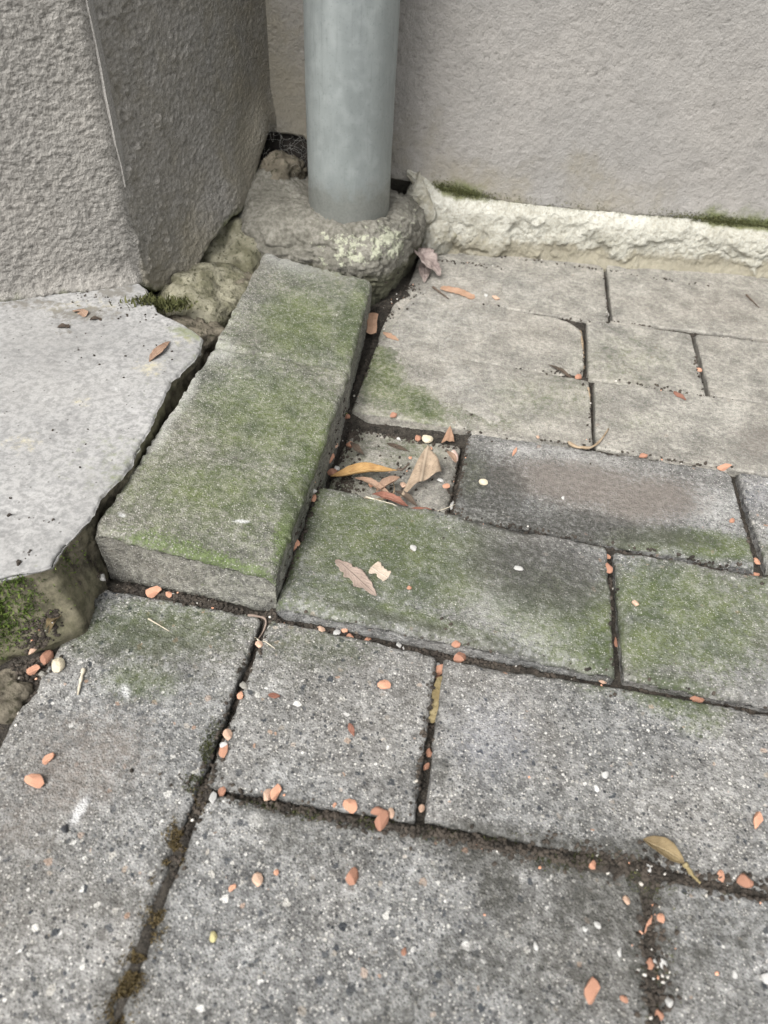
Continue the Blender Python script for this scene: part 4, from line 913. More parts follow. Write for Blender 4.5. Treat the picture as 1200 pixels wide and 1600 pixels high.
# cream mortar fillet along the foot of the back wall (part of it)
def fillet():
    xx = np.arange(-.127, .37, .0015); t = np.linspace(0, 1, 46); X, T = np.meshgrid(xx, t)
    top = np.interp(xx, np.array([-152, -125, -110, -98, -87, -60, -7, 64, 135, 207, 280, 370]) / 1000, np.array([88, 87, 82, 76, 70, 66, 62, 60, 60, 58, 55, 55]) / 1000) + .005 * fbm(p3(xx, xx * 0), 30, 3, 5, .6)
    P = p3(X, T * .07); s = X.ravel(); tt = T.ravel(); zt_ = np.tile(top, len(t)); zb_ = np.tile(np.interp(xx, np.array([-127, -118, -112, -103, -98, -94]) / 1000, np.array([80, 70, 52, 30, 8, -6]) / 1000) + .004 * fbm(p3(xx, xx * 0), 60, 13), len(t)); Z = zb_ + tt * (zt_ - zb_)
    l = fbm(P, 26, 5); crust = sstep(-.12, .10, l + .35 * fbm(P, 120, 19) + .5 * (tt - .45) + .25 * sstep(.0, -.07, s) - .1 * sstep(0, .1, s))
    out = .007 + .0042 * crust * (1 - tt ** 3) + .004 * l * (1 - tt) + .0017 * fbm(P, 60, 8, 5, .62) + .0016 * fbm(P, 200, 9, 4, .65) - .006 * sstep(.75, 1, tt) - .002 * sstep(.05, .0, np.abs(fbm(P, 22, 14))) * sstep(.1, .3, tt) * sstep(.8, .5, tt)
    out = out + .006 * sstep(.25, 0, tt) * sstep(.0, .1, s); out = out + .004 * fbm(P, 130, 29, 4) * sstep(-.08, -.11, s); out = out * (.35 + .65 * sstep(-.14, -.09, s)) * sstep(0, .10, tt + sstep(-.11, -.085, s))
    base = BP + BD * ((s - BP[0]) / BD[0])[:, None]; V = np.stack([base[:, 0] + BN[0] * out, base[:, 1] + BN[1] * out, Z], 1)
    V[:, :2] -= BN * .012 * (tt >= .9999)[:, None]
    A = {'low': .35 * sstep(-.05, .5, fbm(P, 24, 51)) + .5 * sstep(-.085, -.11, s) + sstep(.62, .15, tt) * (1 - .55 * crust) + .35 * sstep(.15, .0, tt), 'algae': sstep(.82, 1.0, tt) * (.9 * np.exp(-((s + .065) / .035) ** 2) + .9 * sstep(.17, .24, s) + .25) + .2 * sstep(.1, .0, tt)}
    add('mortar_fillet', mesh_np('mortar_fillet', V, gridq(len(t), len(xx)), attrs=A), M['mortar'], BACK, label='cream crumbling mortar strip along the foot of the wall')
fillet()

# ------------------------------------------------------------------ downpipe and its footing
PIPE = np.array((-.175, .478)); PR = .0422
def footing():
    C = np.array([(-302, 545), (-304, 470), (-276, 424), (-250, 410), (-200, 407), (-165, 404), (-130, 408), (-118, 420), (-106, 455), (-99, 500), (-98, 545), (-140, 556)], float) / 1000
    for _ in range(1): C = np.stack([C * .75 + np.roll(C, -1, 0) * .25, C * .25 + np.roll(C, -1, 0) * .75], 1).reshape(-1, 2)
    L = np.concatenate([[0], np.cumsum(np.linalg.norm(np.diff(np.vstack([C, C[:1]]), axis=0), axis=1))]); na = 300; s_ = np.linspace(0, L[-1], na, endpoint=False); CC = np.vstack([C, C[:1]])
    O = np.stack([np.interp(s_, L, CC[:, 0]), np.interp(s_, L, CC[:, 1])], 1); cen = np.array((-.19, .475))
    prof = np.array([(.02, .0765), (.45, .0765), (.66, .0735), (.82, .067), (.92, .060), (.975, .053), (1.0, .043), (.995, .033), (.975, .024), (.94, .012), (.90, .0), (.88, -.05)])
    tq = np.concatenate([np.linspace(0, 2, 12)[:-1], np.linspace(2, 11, 64)]); ps = np.interp(tq, np.arange(12), prof[:, 0]); pz = np.interp(tq, np.arange(12), prof[:, 1])
    V = np.array([np.column_stack([cen + (O - cen) * a, np.full(na, z)]) for a, z in zip(ps, pz)]).reshape(-1, 3)
    V[:, 2] += sstep(-.215, -.27, V[:, 0]) * .022 * sstep(.44, .50, V[:, 1]) * sstep(.02, .05, V[:, 2]) + sstep(.03, .06, V[:, 2]) * sstep(.45, .41, V[:, 1]) * -.004
    dirn = V - np.array((cen[0], cen[1], .02)); dirn /= np.linalg.norm(dirn, axis=1)[:, None]; rad = np.hypot(V[:, 0] - PIPE[0], V[:, 1] - PIPE[1])
    V += dirn * (.0045 * fbm(V, 26, 13) + .0048 * fbm(V, 80, 5, 5, .68) - .0035 * sstep(.07, .0, np.abs(fbm(V, 28, 15))) + .0030 * fbm(V, 280, 6, 3, .75))[:, None]
    V[:, 2] -= .003 * np.exp(-((rad - PR) / .004) ** 2)
    A = {'lich': np.exp(-((rad - .066) / .016) ** 2) * sstep(.49, .43, V[:, 1]) * sstep(-.215, -.17, V[:, 0]) * sstep(.02, .05, V[:, 2]) * .72 + .25 * sstep(-.15, -.12, V[:, 0]) * sstep(.03, .05, V[:, 2]), 'low': sstep(.046, .02, V[:, 2]) + .25 * sstep(-.15, -.2, V[:, 0]) * sstep(.06, .04, V[:, 2])}
    Q = gridq(len(tq), na, True)[:, ::-1]; surf(V, Q); add('pipe_footing', mesh_np('pipe_footing', V, Q, attrs=A), M['footing'], label='rounded lichen crusted mortar lump holding the foot of the downpipe', cat='footing')
footing()
def pipe():
    na = 96; zs = np.concatenate([np.linspace(.06, .30, 60), np.linspace(.32, 2.4, 40)]); a = np.linspace(0, 2 * math.pi, na, endpoint=False); rows = []
    for z in zs: rows.append(np.stack([PIPE[0] + PR * np.cos(a), PIPE[1] + PR * np.sin(a), np.full(na, z)], 1))
    V = np.array(rows).reshape(-1, 3); nn = np.stack([V[:, 0] - PIPE[0], V[:, 1] - PIPE[1]], 1) / PR; V[:, :2] += nn * (.0004 * vn(V, 20, 3) + .0002 * vn(V, 60, 4))[:, None]
    inn = V.copy(); inn[:, :2] -= nn * .0012; n = len(V); Q = gridq(len(zs), na, True); Qi = gridq(len(zs), na, True)[:, ::-1] + n; t = (len(zs) - 1) * na + np.arange(na)
    rim = np.stack([t, np.roll(t, -1), np.roll(t, -1) + n, t + n], 1)
    A = {'low': np.tile(np.maximum(sstep(.135, .075, V[:, 2]), .5 * np.clip(fbm(V * np.array((1, 1, .12)), 55, 41), 0, 1)), 2)}
    add('downpipe', mesh_np('downpipe', np.concatenate([V, inn]), np.concatenate([Q, Qi, rim]), attrs=A), M['zinc'], label='round weathered zinc downpipe rising in the corner of the walls', cat='pipe')
pipe()

# ------------------------------------------------------------------ rubble in the corner
def ico(sub=3):
    import bmesh
    bm = bmesh.new(); bmesh.ops.create_icosphere(bm, subdivisions=sub, radius=1.0); V = np.array([v.co[:] for v in bm.verts]); T = np.array([[v.index for v in f.verts] for f in bm.faces]); bm.free(); return V, T
IV4, IT4 = ico(5); IV2, IT2 = ico(2); IV1, IT1 = ico(1)
def rock_shape(V, seed, cuts=8, rnd=None, depth=(.5, .85)):
    rg = np.random.RandomState(seed); V = V.copy()
    for _ in range(cuts):
        n = rg.normal(size=3); n /= np.linalg.norm(n); d = rg.uniform(*depth); e = V @ n - d; V -= np.where(e > 0, e, 0)[:, None] * n[None] * .92
    return V
def rubble(name, loc, size, rot, seed, mat, label):
    V = rock_shape(IV4, seed, 6, depth=(.6, .9)) * np.array(size) / 2; V += (V / np.linalg.norm(V, axis=1)[:, None]) * (.009 * fbm(V + seed, 30, seed) + .005 * fbm(V + seed, 85, seed + 1, 5, .6) - .004 * sstep(.12, .0, np.abs(fbm(V + seed, 40, seed + 5))) + .0016 * fbm(V + seed, 380, seed + 2))[:, None]
    add(name, mesh_np(name, V, None, IT4), mat, loc=loc, rot=rot, label=label, cat='stone')
rubble('rubble_stone', (-.290, .428, .012), (.098, .115, .088), (.15, -.25, .2), 5, M['stone'], 'yellow green rubble stone under the broken render, touching the downpipe footing')
rubble('rubble_stone', (-.287, .335, .006), (.092, .135, .078), (.1, -.2, -.15), 9, M['stone'], 'cream rubble stone between the moss tuft and the raised bricks')
rubble('rubble_stone', (-.268, .272, .004), (.066, .07, .066), (.0, .2, .4), 14, M['stone_dk'], 'small mossy rubble stone at the corner of the pale step')
rubble('rubble_stone', (-.259, .380, .0), (.05, .08, .062), (.0, .1, .3), 19, M['stone_dk'], 'dark stone low between two rubble stones and the rear raised brick')
rubble('rubble_stone', (-.256, .500, .084), (.056, .044, .042), (.3, .1, .4), 23, M['stone_dk'], 'brown rubble lump at the mouth of the dark hole in the corner')
rubble('rubble_stone', (-.260, -.094, -.004), (.062, .046, .030), (.1, .15, .9), 31, M['stone_dk'], 'brown stone below the mossy front of the step at the left edge')
def mortar_lump(loc, size, seed):
    V = rock_shape(IV4, seed, 7, depth=(.5, .85)) * np.array(size) / 2; V += (V / np.linalg.norm(V, axis=1)[:, None]) * (.006 * fbm(V + seed, 40, seed) + .004 * fbm(V + seed, 110, seed + 1, 4, .65))[:, None]
    add('mortar_lump', mesh_np('mortar_lump', V, None, IT4, attrs={'low': np.full(len(V), .55), 'algae': np.full(len(V), .25)}), M['mortar'], BACK, loc)
mortar_lump((-.112, .547, .058), (.046, .036, .062), 61); mortar_lump((-.088, .545, .016), (.05, .03, .05), 64)
def cavity():                                                        # near-black sheet, the shade inside the corner hole painted as colour
    n = 40; u_ = np.linspace(0, 1, n); U, W = np.meshgrid(u_, u_); X = -.292 + .085 * U; Y = .512 + .03 * W; Z = .07 + .045 * W ** 2; P = p3(X, Y, Z); P[:, 2] += .006 * fbm(P, 70, 3)
    add('corner_shade', mesh_np('corner_shade', P, gridq(n, n)), M['void'], kind='stuff')
cavity()

# ------------------------------------------------------------------ laying loose things on the surfaces
BV = BVHTree.FromPolygons(np.concatenate(SURF_V).tolist(), [tuple(q) for q in np.concatenate(SURF_F).tolist()])
def ground_z(x, y, top=.022):
    if y > .2 and x < -.23 or x < -.25 and y > -.035 or x < -.30: top = .3
    h = BV.ray_cast(Vector((x, y, top)), Vector((0, 0, -1))); return (h[0].z, h[1]) if h[0] is not None else (0.0, Vector((0, 0, 1)))

# ------------------------------------------------------------------ moss (blades) and crumbs
def blades(name, pts, nrm, ln, wd, seed, mat, parent=None, kind='stuff', label=None, cat=None, tone=.5):
    rg = np.random.RandomState(seed); n = len(pts); d = nrm + rg.normal(size=(n, 3)) * .55; d /= np.linalg.norm(d, axis=1)[:, None]
    s = np.cross(d, rg.normal(size=(n, 3))); s /= np.linalg.norm(s, axis=1)[:, None]; L = (ln * rg.uniform(.4, 1.25, n))[:, None]; Wd = (wd * rg.uniform(.6, 1.3, n))[:, None]
    bend = rg.normal(size=(n, 3)) * L * .25; a = pts - d * L * .2
    V = np.stack([a - s * Wd, a + s * Wd, a + d * L * .6 + s * Wd * .8 + bend * .4, a + d * L * .6 - s * Wd * .8 + bend * .4, a + d * L + bend], 1).reshape(-1, 3); k = np.arange(n)[:, None] * 5
    tn = np.repeat(np.clip(tone + rg.normal(size=n) * .22, 0, 1), 5)
    return add(name, mesh_np(name, V, k + np.array([[0, 1, 2, 3]]), k + np.array([[3, 2, 4]]), {'tone': tn}), mat, parent, kind=kind, label=label, cat=cat)
def on_surface(x, y, top=.3):
    P, N = [], []
    for a, c in zip(x, y):
        h = BV.ray_cast(Vector((a, c, top)), Vector((0, 0, -1)))
        if h[0] is not None: P.append(h[0][:]); N.append(h[1][:])
    return np.array(P), np.array(N)
rg = np.random.RandomState(4)
def cluster(cx, cy, rx, ry, n, ang=0):
    a = rg.normal(size=(n, 2)) * .5; c, s_ = math.cos(ang), math.sin(ang); ax, ay = a[:, 0] * rx, a[:, 1] * ry; return (cx + ax * c - ay * s_) / 1000, (cy + ax * s_ + ay * c) / 1000
# moss on the front of the step (grows on its side face)
V_ = np.array([v.co[:] for v in STEP.data.vertices]); N_ = np.array([v.normal[:] for v in STEP.data.vertices])
sd_ = np.array([a.value for a in STEP.data.attributes['side'].data]); sel = (sd_ > .5) & (V_[:, 1] < .0) & (V_[:, 1] > -.12) & (V_[:, 2] < .0515) & (V_[:, 2] > .004)
dens = np.exp(-((V_[:, 0] + .262) / .014) ** 2 - ((V_[:, 2] - .032) / .016) ** 2) + .5 * np.exp(-((V_[:, 2] - .049) / .004) ** 2) * (V_[:, 1] < -.01) * (vn(V_, 60, 3) > -.1)
idx = np.nonzero(sel)[0]; pr = dens[idx] * (.4 + .6 * (vn(V_[idx], 90, 5) > -.2)); pk = rg.choice(idx, 7000, p=pr / pr.sum()); ob = V_[pk] + rg.normal(size=(7000, 3)) * .0012
blades('moss', ob, N_[pk], .0035, .00035, 3, M['moss'], STEP_ROOT, label='green moss cushion on the front of the step', tone=.42)
# tuft of leafy moss in the notch between step and wall
x, y = cluster(-297, 272, 22, 9, 900, .4); P_, N2 = on_surface(x, y); P_[:, 2] = np.maximum(P_[:, 2], .044 + .006 * rg.rand(len(P_)))
add_m = blades('moss_tuft', P_, N2 * .3 + np.array((.1, -.3, .9)), .0065, .0008, 8, M['moss_dk'], None, None, 'tuft of leafy green moss in the notch between step and pier', 'moss', .55)
# brown and olive moss filling joints
for nm, mt, lst, ln, tone in (('joint_moss', 'moss_br', [(-115, -148, 6, 26, 2600), (-113, -203, 7, 22, 2600), (-117, -135, 6, 14, 900), (-109, -172, 6, 12, 900)], .0022, .5),
                        ('dark_joint_moss', 'moss_dk', [(-119, -100, 6, 26, 1600), (46, -110, 45, 5, 1800), (95, -106, 50, 8, 1600), (-18, -112, 22, 4, 900), (122, -135, 9, 30, 1300), (-65, -115, 30, 3, 700)], .0017, .16)):
    PP, NN = [], []
    for cx, cy, rx, ry, n in lst:
        x, y = cluster(cx, cy, rx, ry, n); kp = fbm(p3(x, y), 110, 3, 2) > .02; a_, b_ = on_surface(x[kp], y[kp], .02); PP.append(a_); NN.append(b_)
    blades(nm, np.concatenate(PP), np.concatenate(NN), ln, .0003, 11, M[mt], PAVEMENT, tone=tone)
# moss rim on top of the fillet
PP = []; 
for cx, sx, n in ((-.07, .022, 1500), (.235, .045, 2600), (.10, .09, 500)):
    x = cx + rg.normal(size=n) * sx; z = np.interp(x, [-.1, -.06, 0, .06, .2, .28], [.072, .065, .060, .059, .056, .053]) + rg.normal(size=n) * .0035 + .002; b_ = BP + BD * ((x - BP[0]) / BD[0])[:, None] + BN * .002
    PP.append(np.stack([b_[:, 0], b_[:, 1], z], 1))
PP = np.concatenate(PP); PP = PP[(PP[:, 0] > -.1)]
blades('wall_moss', PP, np.tile(np.array((BN[0] * .8, BN[1] * .8, .6)), (len(PP), 1)), .0026, .0003, 12, M['moss_dk'], BACK, tone=.5, label='olive moss line above the mortar strip')

def crumbs(name, lst, size, seed, mat, lift=.0):
    rg = np.random.RandomState(seed); o = rock_shape(IV1, 3, 5); Vs, Ts = [], []; k = 0
    for cx, cy, rx, ry, n in lst:
        x, y = cluster(cx, cy, rx, ry, n)
        for a, c in zip(x, y):
            z, _ = ground_z(a, c); sz = size * rg.uniform(.35, 1.0) ** 2 * 1.2; R = np.array(Matrix.Rotation(rg.uniform(0, 6.28), 3, Vector(rg.normal(size=3)))); V = (o * np.array((1.2, .9, .65)) * sz) @ R + np.array((a, c, z + lift + sz * .3)); Vs.append(V); Ts.append(IT1 + k); k += len(V)
    add(name, mesh_np(name, np.concatenate(Vs), None, np.concatenate(Ts), smooth=False), mat, PAVEMENT, kind='stuff')
ALLJ = [(-112, 70, 3, 70, 260), (-112, 190, 6, 30, 120), (-110, 215, 10, 10, 120), (-114, 300, 5, 50, 140), (-118, 400, 12, 30, 260), (-105, 450, 16, 18, 260), (-60, 2, 50, 2, 200), (40, 4, 60, 2, 120), (160, 7, 60, 3, 120), (-115, -50, 3, 50, 160), (-113, -120, 4, 40, 120),
        (0, -50, 3, 50, 120), (-60, -113, 50, 4, 220), (40, -109, 50, 4, 260), (110, -104, 40, 6, 260), (122, -150, 6, 40, 260), (170, -102, 40, 5, 160), (-180, 4, 55, 3, 300), (-236, -40, 6, 40, 200), (-60, 126, 50, 4, 200), (-11, 170, 4, 45, 160), (-60, 222, 45, 4, 120), (50, 121, 60, 3, 200), (160, 121, 50, 3, 120), (109, 60, 3, 50, 100), (212, 175, 3, 45, 100),
        (80, 229, 30, 3, 100), (150, 232, 50, 2, 80), (94, 280, 3, 45, 80), (88, 385, 3, 50, 100), (199, 390, 3, 45, 80), (60, 333, 30, 3, 90), (160, 336, 40, 3, 80), (40, 440, 40, 3, 80), (180, 447, 60, 3, 80), (112, 500, 3, 45, 80), (-60, 530, 40, 5, 120), (100, 560, 90, 4, 120), (-242, -55, 8, 30, 300), (-60, 175, 40, 40, 60), (-100, 150, 10, 25, 160), (-40, 128, 30, 4, 120)]
crumbs('soil_crumbs', [(a, b_, c * 1.15, d * 1.15, int(n * (1.7 if b_ < 228 else .55))) for a, b_, c, d, n in ALLJ], .0016, 5, M['crumb'])
crumbs('slab_dirt', [(-320, 245, 60, 14, 40), (-290, 200, 40, 40, 24), (-270, 90, 40, 90, 20), (-345, 262, 30, 8, 30)], .0011, 15, M['crumb'])
crumbs('pale_grit', [(a, b_, c * 1.2, d * 1.5, max(2, n // 26)) for a, b_, c, d, n in ALLJ] + [(122, -150, 12, 45, 40), (150, -120, 40, 30, 8)], .0011, 6, M['grit'])
crumbs('orange_grit', [(a, b_, c * 1.3, d * 1.6, max(1, n // 70)) for a, b_, c, d, n in ALLJ] + [(122, -150, 12, 45, 8), (100, -100, 90, 60, 5), (-60, 175, 40, 30, 8)], .0010, 7, M['o'])

# ------------------------------------------------------------------ brick chips and pebbles
CHM = {}
def chip_mesh(kind, k):
    if (kind, k) not in CHM:
        V = rock_shape(IV2, 40 + k * 3 + {'o': 0, 'o2': 100, 'o3': 200}.get(kind, 50), 10 if kind != 'c' else 4, depth=(.38, .78) if kind != 'c' else (.6, .9)); rg2 = np.random.RandomState(k); V = V * (1 + .10 * fbm(V, 1.3, k)[:, None]); V /= np.abs(V).max(0)
        CHM[(kind, k)] = mesh_np('brick_chip' if kind[0] == 'o' else 'pebble', V, None, IT2, smooth=False)
        try: CHM[(kind, k)].set_sharp_from_angle(angle=math.radians(28)); CHM[(kind, k)].polygons.foreach_set('use_smooth', np.full(len(IT2), True))
        except Exception: pass
    return CHM[(kind, k)]
rnd = random.Random(5)
for i, (kind, x, y, sx, sy, label, group, zf) in enumerate(CHIPS):
    mk = kind if kind != 'o' else ('o', 'o2', 'o', 'o3', 'o2')[(i * 7) % 5]; me = chip_mesh(mk, i % 5 if kind == 'o' else i % 7); x, y = x / 1000, y / 1000; hx, hy = sx / 2000, sy / 2000; hz = min(.0040, .62 * min(hx, hy) * rnd.uniform(.8, 1.15) + .0004)
    zz = [ground_z(x + a * hx * .6, y + c * hy * .6)[0] for a, c in ((0, 0), (1, 0), (-1, 0), (0, 1), (0, -1))]; z = min(sorted(zz)[3], zz[0] + .005)
    if zf is not None: z = zf / 1000
    name = {'o': 'brick_chip', 'w': 'white_pebble', 'c': 'cream_pebble', 'g': 'grey_pebble', 'y': 'yellow_pebble', 'k': 'dark_pebble', 'p': 'pink_pebble'}[kind]
    o = add(name, me, M[mk], loc=(x, y, z + hz * .62), rot=(rnd.uniform(-.15, .15), rnd.uniform(-.15, .15), rnd.uniform(-.35, .35)), label=label, cat='brick chip' if kind == 'o' else 'pebble', group='loose chips and grains on the pavement')
    o.scale = (hx * 1.05, hy * 1.05, hz)

# ------------------------------------------------------------------ leaves and twigs
def leaf(name, a, c, wid, mat, label, prof='oval', curl=0.0, bend=0.0, twist=0.0, lift=.0006, serr=0.0, seed=1, cat='leaf', ruff=.0012, roll=0.0, zends=None):
    A, B = np.array(PT[a]) / 1000, np.array(PT[c]) / 1000; L = np.linalg.norm(B - A); n, m = 46, 15; U, W = np.meshgrid(np.linspace(0, 1, n), np.linspace(-1, 1, m)); u_, w_ = U.ravel(), W.ravel(); wid = wid / 1000
    e = {'oval': np.sin(np.pi * np.clip(u_, 0, 1)) ** .7 * (1.0 - .25 * u_), 'drop': np.clip(u_, 0, 1) ** .6 * np.clip(1.02 - u_, 0, 1) ** .35 * 1.25, 'tri': np.clip(1.03 - u_, 0, 1) ** .8, 'rect': np.minimum(1, np.minimum(u_ * 12, (1 - u_) * 12) + .25), 'lance': np.sin(np.pi * np.clip(u_, 0, 1) ** .8) ** 1.1}[prof]
    e = e * (1 + serr * .9 * fbm(p3(u_ * L, np.sign(w_) * .7), 330, seed + 9, 2) + .10 * fbm(p3(u_ * L, np.sign(w_) * .3), 180, seed)) ; hw = wid / 2 * np.maximum(e, .02)
    th = w_ * curl; R = hw / max(abs(curl), 1e-4)
    yy = np.where(abs(curl) > 1e-3, R * np.sin(th), w_ * hw); zz = np.where(abs(curl) > 1e-3, R * (1 - np.cos(th)), 0)
    tw = twist * (u_ - .5); yy, zz = yy * np.cos(tw) - zz * np.sin(tw), yy * np.sin(tw) + zz * np.cos(tw)
    xx = u_ * L; zz = zz + bend * L * np.sin(np.pi * u_); P = p3(xx, yy); zz = zz + ruff * fbm(P, 90, seed + 4) + ruff * .4 * fbm(P, 300, seed + 5)
    yy = yy + .06 * L * vn(p3(u_ * 2, u_ * 0), 1.3, seed)
    if roll: yy, zz = yy * math.cos(roll) - zz * math.sin(roll), yy * math.sin(roll) + zz * math.cos(roll)
    ang = math.atan2(B[1] - A[1], B[0] - A[0]); ca, sa = math.cos(ang), math.sin(ang); gx, gy = A[0] + xx * ca - yy * sa, A[1] + xx * sa + yy * ca
    z0, z1 = (ground_z(*(A + (B - A) * .08))[0], ground_z(*(A + (B - A) * .92))[0]); zb = z0 + (z1 - z0) * u_ if zends is None else zends[0] / 1000 + (zends[1] - zends[0]) / 1000 * u_
    Z = zb + zz; gz = np.array([ground_z(p, q)[0] for p, q in zip(gx[::7], gy[::7])]); Z += max(0, (gz - Z[::7]).max() * .6) + lift if zends is None else 0
    T = p3(gx, gy, Z); nrm = np.zeros_like(T); nrm[:, 2] = 1; k = len(T); Bt = T.copy(); Bt[:, 2] -= .00035
    q = gridq(m, n); ring = np.concatenate([np.arange(n), np.arange(1, m) * n + n - 1, (m - 1) * n + np.arange(n - 2, -1, -1), np.arange(m - 2, 0, -1) * n]); rm = np.stack([ring, ring + k, np.roll(ring, -1) + k, np.roll(ring, -1)], 1)
    c0 = np.array((A[0], A[1], zb.min())); me = mesh_np(name, np.concatenate([T, Bt]) - c0, np.concatenate([q, q[:, ::-1] + k, rm]), attrs={'lu': np.tile(u_, 2), 'lv': np.tile(w_, 2)})
    return add(name, me, M[mat], loc=tuple(c0), label=label, cat=cat)
def patch(name, pts, mat, label, bulge=.004, ruff=.001, seed=1, ragged=.0):            # a leaf spanned between three points (x, y, z in mm), bulging upwards
    A, B, C_ = (np.array(p, float) / 1000 for p in pts); n = 26; V, F, uv = [], [], []; ids = {}
    for i in range(n + 1):
        for j in range(n + 1 - i):
            a, c = i / n, j / n; d = 1 - a - c; p = A * a + B * c + C_ * d; h = bulge * 4 * (a * c + c * d + d * a - 2 * a * c * d) * .5 * (1 + .5 * math.sin(6 * (c - d))); ids[(i, j)] = len(V); V.append((p[0], p[1], p[2] + h)); uv.append((a, c - d))
    for i in range(n):
        for j in range(n - i):
            F.append((ids[(i, j)], ids[(i + 1, j)], ids[(i, j + 1)]))
            if i + j < n - 1: F.append((ids[(i + 1, j)], ids[(i + 1, j + 1)], ids[(i, j + 1)]))
    V = np.array(V); uv = np.array(uv); V[:, 2] += ruff * fbm(V * np.array((1, 1, 0)), 120, seed); V[:, :2] += ragged * np.stack([fbm(V, 300, seed + 2), fbm(V, 300, seed + 3)], 1); k = len(V); Bt = V - np.array((0, 0, .0004)); F = np.array(F)
    bd = [ids[(i, 0)] for i in range(n + 1)] + [ids[(n - j, j)] for j in range(1, n + 1)] + [ids[(0, n - j)] for j in range(1, n)]; bd = np.array(bd); rm = np.stack([bd, bd + k, np.roll(bd, -1) + k, np.roll(bd, -1)], 1)
    c0 = V.mean(0); c0[2] = V[:, 2].min(); return add(name, mesh_np(name, np.concatenate([V, Bt]) - c0, rm, np.concatenate([F, F[:, ::-1] + k]), {'lu': np.tile(uv[:, 0], 2), 'lv': np.tile(uv[:, 1], 2)}), M[mat], loc=tuple(c0), label=label, cat='leaf')
def twig(name, pts, rad, mat, label, cat='twig', lift=.0012, hump=0.0, z=None):
    Q = np.array([PT[p] if isinstance(p, str) else p for p in pts], float)[:, :2] / 1000; n = 24; t = np.linspace(0, 1, n); X = np.interp(t, np.linspace(0, 1, len(Q)), Q[:, 0]); Y = np.interp(t, np.linspace(0, 1, len(Q)), Q[:, 1])
    if len(Q) > 2:
        cx = np.polyfit(np.linspace(0, 1, len(Q)), Q[:, 0], 2); cy = np.polyfit(np.linspace(0, 1, len(Q)), Q[:, 1], 2); X, Y = np.polyval(cx, t), np.polyval(cy, t)
    Z = np.array([ground_z(a, c)[0] for a, c in zip(X, Y)]); k_ = np.ones(9) / 9; Z = np.maximum(np.convolve(np.pad(Z, 4, 'edge'), k_, 'valid'), Z.mean() - .002) if z is None else np.full(n, z / 1000)
    Z = Z + lift + hump / 1000 * np.sin(np.pi * t); C = np.stack([X, Y, Z], 1); tg = np.gradient(C, axis=0); tg /= np.linalg.norm(tg, axis=1)[:, None]; s1 = np.cross(tg, (0, 0, 1.)); s1 /= np.linalg.norm(s1, axis=1)[:, None] + 1e-9; s2 = np.cross(s1, tg)
    a = np.linspace(0, 2 * math.pi, 7, endpoint=False); rr = rad / 1000 * (1 - .55 * t) * (1 + .2 * np.sin(t * 19)); V = C[:, None] + rr[:, None, None] * (np.cos(a)[None, :, None] * s1[:, None] + np.sin(a)[None, :, None] * s2[:, None]); V = V.reshape(-1, 3); c0 = V[0].copy()
    return add(name, mesh_np(name, V - c0, gridq(n, 7, True), polys=[list(range(6, -1, -1)), list(range((n - 1) * 7, n * 7))]), M[mat], loc=tuple(c0), label=label, cat=cat)

def stalked(blade, stalk, label):                                     # a leaf whose blade and stalk are its parts
    root = add('dry_leaf', None, loc=blade.location.copy(), label=label, cat='leaf'); blade.name = 'leaf_blade'; stalk.name = 'stalk'
    for o in (blade, stalk):
        o.parent = root; o.location = o.location - root.location
        for k in ('label', 'category'):
            if k in o: del o[k]
leaf('dry_leaf', 'slab_leaf0', 'slab_leaf1', 9, 'leaf_brown', 'torn brown leaf piece lying on the pale step', 'lance', .7, .05, .6, seed=3, serr=.3)
PT['tanm'] = (PT['tan0'][0] * .12 + PT['tan1'][0] * .88, PT['tan0'][1] * .12 + PT['tan1'][1] * .88)
stalked(leaf('leaf_blade', 'tan0', 'tanm', 15.5, 'leaf_tan', None, 'lance', -1.35, .03, .3, seed=5, ruff=.0008, zends=(-6, -8), cat=None), twig('stalk', ['tanm', (PT['tan1'][0] - 3, PT['tan1'][1] - 3), (PT['tan1'][0] + 1, PT['tan1'][1] + 6)], 1.2, 'leaf_dark', None, None, z=-8), 'long tan curled leaf lying across the sunken tile')
patch('dry_leaf', [PT['fold0'] + (0,), PT['fold1'] + (-11,), PT['fold2'] + (-7,)], 'leaf_beige', 'beige folded triangular leaf standing in the sunken tile', .008, .001, 8)
for (x0, y0), (x1, y1), wd_, mt_, cu, zz_, lab in (((-92, 152), (-58, 141), 9, 'leaf_brown', -1.2, (-8, -9), 'brown curled leaf under the long tan leaf'), ((-74, 136), (-44, 133), 10, 'leaf_red', -.9, (-6, -7), 'dark red leaf under the rolled brown leaf'), ((-58, 150), (-38, 139), 8, 'leaf_dark', -1.0, (-11, -12), 'dark shrivelled leaf between the tan and folded leaves'), ((-106, 196), (-92, 186), 7, 'leaf_dark', .8, (-9, -11), 'dark shrivelled leaf in the left back corner of the sunken tile'), ((-24, 206), (-14, 192), 7, 'leaf_brown', -.8, (-9, -8), 'brown leaf scrap by the right back corner of the sunken tile')):
    PT['q0'], PT['q1'] = (x0, y0), (x1, y1); leaf('dry_leaf', 'q0', 'q1', wd_, mt_, lab, 'oval', cu, .06, .4, seed=int(wd_ * 3 + y0), zends=zz_, serr=.4)
leaf('dry_leaf', 'roll0', 'roll1', 13, 'leaf_brown', 'short rolled brown leaf beside the folded beige leaf', 'oval', -1.5, .04, .2, zends=(-8, -6), seed=11)
leaf('dry_leaf', 'red0', 'red1', 11, 'leaf_red', 'dark red narrow leaf at the front rim of the sunken tile', 'lance', -.5, .03, .2, lift=.002, seed=13)
